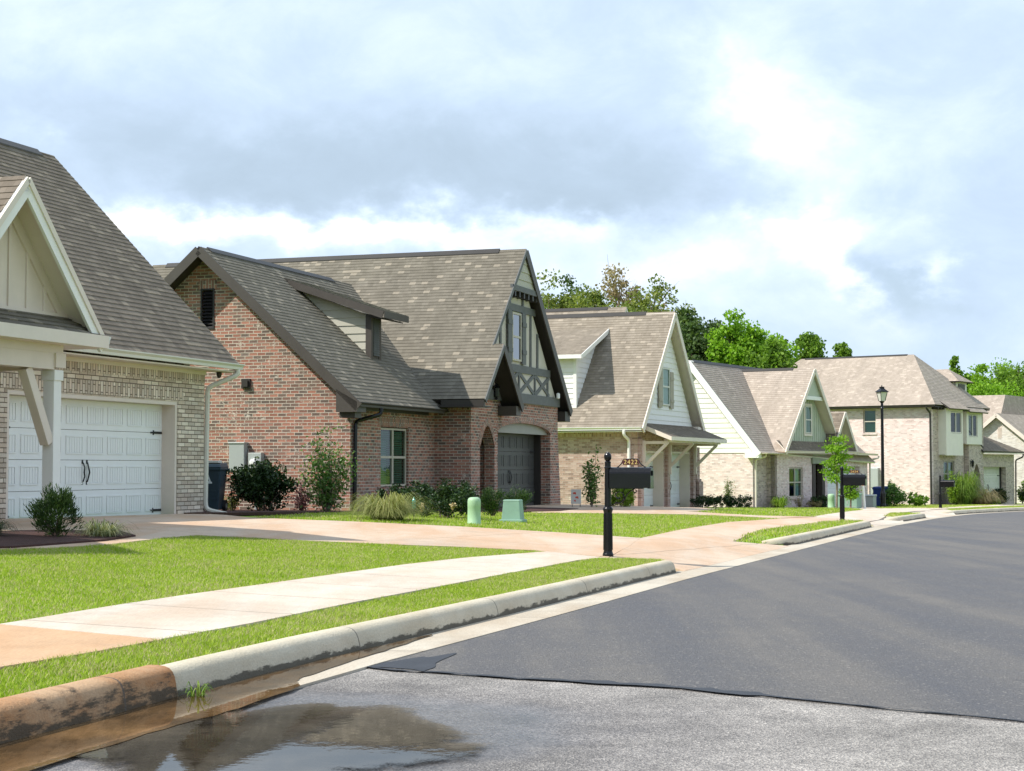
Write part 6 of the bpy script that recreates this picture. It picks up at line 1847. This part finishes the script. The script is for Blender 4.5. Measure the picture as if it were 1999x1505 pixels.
for a in (
        (1010, 548, 110, 128, 'leaf_mid', 'leafy mid-green tree just right of the half-timbered gable peak', 'round'),
        (1072, 530, 120, 132, 'leaf_olive', 'full olive-green tree right of the half-timbered gable', 'round'),
        (1100, 527, 70, 140, 'leaf_dark', 'dark-topped tree rising behind the olive-green tree', 'tall'),
        (1150, 533, 105, 126, 'leaf_olive', 'open-crowned olive tree left of the bare-branched tree', 'round'),
        (1168, 560, 120, 122, 'leaf_olive', 'lower olive tree over the rear ridge of the tan brick house', 'round'),
        (1208, 518, 110, 130, 'leaf_dry', 'bare-branched tree with very few leaves', 'sparse', 'bark_pale'),
        (1272, 534, 115, 124, 'leaf_olive', 'thin-leaved tree with visible branches above the tan brick ridge', 'sparse', 'bark_pale', 16000),
        (1232, 580, 130, 120, 'leaf_olive', 'low brownish tree under the thin-leaved tree', 'round'),
        (1338, 586, 100, 112, 'leaf_dark', 'tall dark evergreen with ragged top, left of the dark pair', 'cone'),
        (1352, 612, 120, 108, 'leaf_dark', 'broad dark evergreen behind the white clapboard gable', 'round'),
        (1392, 615, 95, 110, 'leaf_dark', 'dark evergreen beside the tall bright green tree', 'cone'),
        (1432, 606, 85, 106, 'leaf_bright', 'tall narrow bright green tree left of the broad bright tree', 'tall'),
        (1480, 606, 110, 108, 'leaf_bright', 'broad bright green tree above the bungalow ridge', 'round'),
        (1500, 650, 90, 104, 'leaf_mid', 'mid-green tree below the broad bright tree', 'round'),
        (1530, 662, 50, 112, 'leaf_dark', 'small dark pointed tree right of the broad bright tree', 'cone'),
        (1550, 690, 80, 110, 'leaf_dark', 'low dark tree above the bungalow gable peak', 'round'),
        (1588, 632, 70, 122, 'leaf_mid', 'left tree of the pair above the two-storey hip roof', 'round'),
        (1632, 645, 60, 124, 'leaf_mid', 'right tree of the pair above the two-storey hip roof', 'tall'),
        (1866, 692, 40, 150, 'leaf_mid', 'pointed tree just above the small roof dormer', 'cone'),
        (1905, 706, 75, 150, 'leaf_bright', 'leafy bright tree right of the small roof dormer', 'round'),
        (1950, 700, 80, 155, 'leaf_bright', 'bright tree above the white brick house', 'round'),
        (1990, 684, 95, 150, 'leaf_mid', 'large tree at the right edge of the picture', 'round'),
        (1930, 745, 110, 142, 'leaf_bright', 'lower bright tree behind the white brick gable', 'round'),
        (1985, 750, 100, 144, 'leaf_bright', 'lower bright tree at the right edge below the large tree', 'round'),
        (2060, 690, 120, 150, 'leaf_mid', 'tree beyond the right edge behind the white brick house', 'round'),
        (1893, 770, 80, 140, 'leaf_mid', 'low tree behind the eaves of the two-storey house', 'round')):
    tree(*a)
# the wood's dense under-growth behind them all
P_ = []
for i in range(330):
    px = rng.uniform(1000, 2150) if i < 250 else rng.uniform(1000, 1440)
    d = rng.uniform(148, 168); x = (px - 999.5) / 3300 * d
    top = np.interp(px, [1000, 1040, 1290, 1340, 1540, 1560, 1800, 1850, 1920, 2150], [560, 560, 575, 635, 690, 730, 760, 740, 730, 715])
    zt = (912 - top) / 3300 * d + 1.25 - 3.0; zc = zt * rng.uniform(.15, 1.0) if i % 3 else zt * rng.uniform(.8, 1.0)
    P_.append(clumps([np.array([x, d, zc])], [2.9], 230, 1.0, .1))
tag(np_mesh('woodland_undergrowth', leaf_quads(np.concatenate(P_), .36, 0, .8), 4, 'leaf_olive'), 'dense green woodland seen between the trunks', 'woodland', kind='stuff')

# ---------------------------------------------------------------- grass
def blades(name, polys, n_m2, hgt, width, label, lean=.9, mix_h=.5):
    allv = []
    for poly in polys:
        p = np.array(poly, float); mn, mx_ = p.min(0), p.max(0)
        area = abs(sum(p[i][0] * p[(i + 1) % len(p)][1] - p[(i + 1) % len(p)][0] * p[i][1] for i in range(len(p)))) / 2
        n = int(area * n_m2 * (mx_ - mn).prod() / max(area, .1))
        xy = rng.uniform(mn, mx_, (n, 2)); ins = np.zeros(n, bool); j = len(p) - 1
        for i in range(len(p)):
            c = ((p[i][1] > xy[:, 1]) != (p[j][1] > xy[:, 1]))
            dxy = (p[j][0] - p[i][0]) * (xy[:, 1] - p[i][1]) / (p[j][1] - p[i][1] + 1e-12) + p[i][0]
            ins ^= c & (xy[:, 0] < dxy); j = i
        allv.append(xy[ins])
    xy = np.concatenate(allv); n = len(xy)
    z = G(xy[:, 0], xy[:, 1]) - .014
    xy = xy + rng.normal(size=xy.shape) * .022
    cl = .5 + .5 * np.sin(xy[:, 0] * 3.1 + 2 * np.sin(xy[:, 1] * 1.3)) * np.sin(xy[:, 1] * 2.7 + xy[:, 0])
    hh = hgt * rng.uniform(1 - mix_h, 1 + mix_h * .6, n) * (.75 + .5 * cl); a = rng.uniform(0, 6.283, n)
    dr = np.stack([np.cos(a), np.sin(a)], 1); pr = np.stack([-dr[:, 1], dr[:, 0]], 1); ln = hh * lean * rng.uniform(.1, 1.6, n)
    w = width * rng.uniform(.7, 1.3, n)
    def row(o, hz, ww): return [np.concatenate([xy + dr * (ln * o)[:, None] + pr * (s_ * ww * w * .5)[:, None], (z + hh * hz)[:, None]], 1) for s_ in ((-1, 1) if ww else (0,))]
    V_ = np.stack(row(0, 0, 1) + row(.35, .6, .8) + row(1, 1, 0), 1)
    return tag(np_mesh(name, V_, 5, 'grass', None, [(0, 1, 3, 2), (2, 3, 4)]), label, 'grass', kind='stuff')


def kl(s0, s1, n, d=.185): return [xy_of(s, float(tk(s)) + d) for s in np.linspace(s0, s1, n)]


strip1 = kl(2.5, 21.2, 24) + [(2.05, 22.7), (1.7, 22.9)] + WN[::-1]
lawn1 = WF + L1F + [(-7.6, 16.2), (-8.5, 12), (-8.5, 4)]
lawn2 = [(2.19, 28.93), (3.36, 33.65), (5.04, 39.63), (6.93, 43.63), (6.40, 44.05), (4.57, 44.42), (2.63, 43.44), (.65, 42.25), loc2w(O2, T2, 7.55, -3.3), loc2w(O2, T2, 5.2, -3.6), loc2w(O2, T2, 2, -2.6), loc2w(O2, T2, -.1, -1.4), loc2w(O1, T1, 4.5, -1.2), (-4.63, 30.15), (-2.81, 30.12), (-.91, 30.24), (.90, 29.83)]
strip2 = kl(31.2, 43.0, 14) + [(9.41, 45.10), (7.44, 40.97), (5.36, 35.46), (3.88, 29.95)]
strip3 = kl(50.6, 57.2, 8) + [(13.9, 59.6), (12.45, 55.61), (10.9, 49.8)]
strip4 = kl(65.2, 95, 20) + [(25.94, 85.85), (21.37, 76.79), (17.43, 67.9)]
lawn4 = [(5.2, 47.9), (6.63, 45.72), (8.25, 46.3), (10.45, 54.0), (13.05, 62.92), loc2w(O4, T4, 8.3, -.7), loc2w(O4, T4, 8.2, -1.4), loc2w(O4, T4, 5.5, -1.6), loc2w(O4, T4, -.4, -1.0), loc2w(O4, T4, -8, -.5), loc2w(O3, T3, 8.8, -1.5), (6.04, 50.6)]
lawn5 = [(15.6, 69.8), (17.43, 69), (21, 79), (24, 87), loc2w(O5, T5, 7, -1.7), loc2w(O5, T5, -.5, -1.6), loc2w(O5, T5, -2.0, 8), loc2w(O4, T4, 15.4, 4), loc2w(O4, T4, 14.4, -.8)]
blades('lawn_grass', [strip1], 7500, .032, .0050, 'short verge grass between the kerb and the sidewalk')
blades('lawn_grass', [lawn1], 3800, .030, .0060, 'front lawn of the cream brick house')
blades('lawn_grass', [lawn2], 700, .045, .011, 'front lawn of the red brick house')
blades('lawn_grass', [strip2, strip3, strip4], 500, .05, .014, 'far verge grass along the curving kerb')
blades('lawn_grass', [lawn4, lawn5], 220, .055, .02, 'lawns in front of the farther houses')
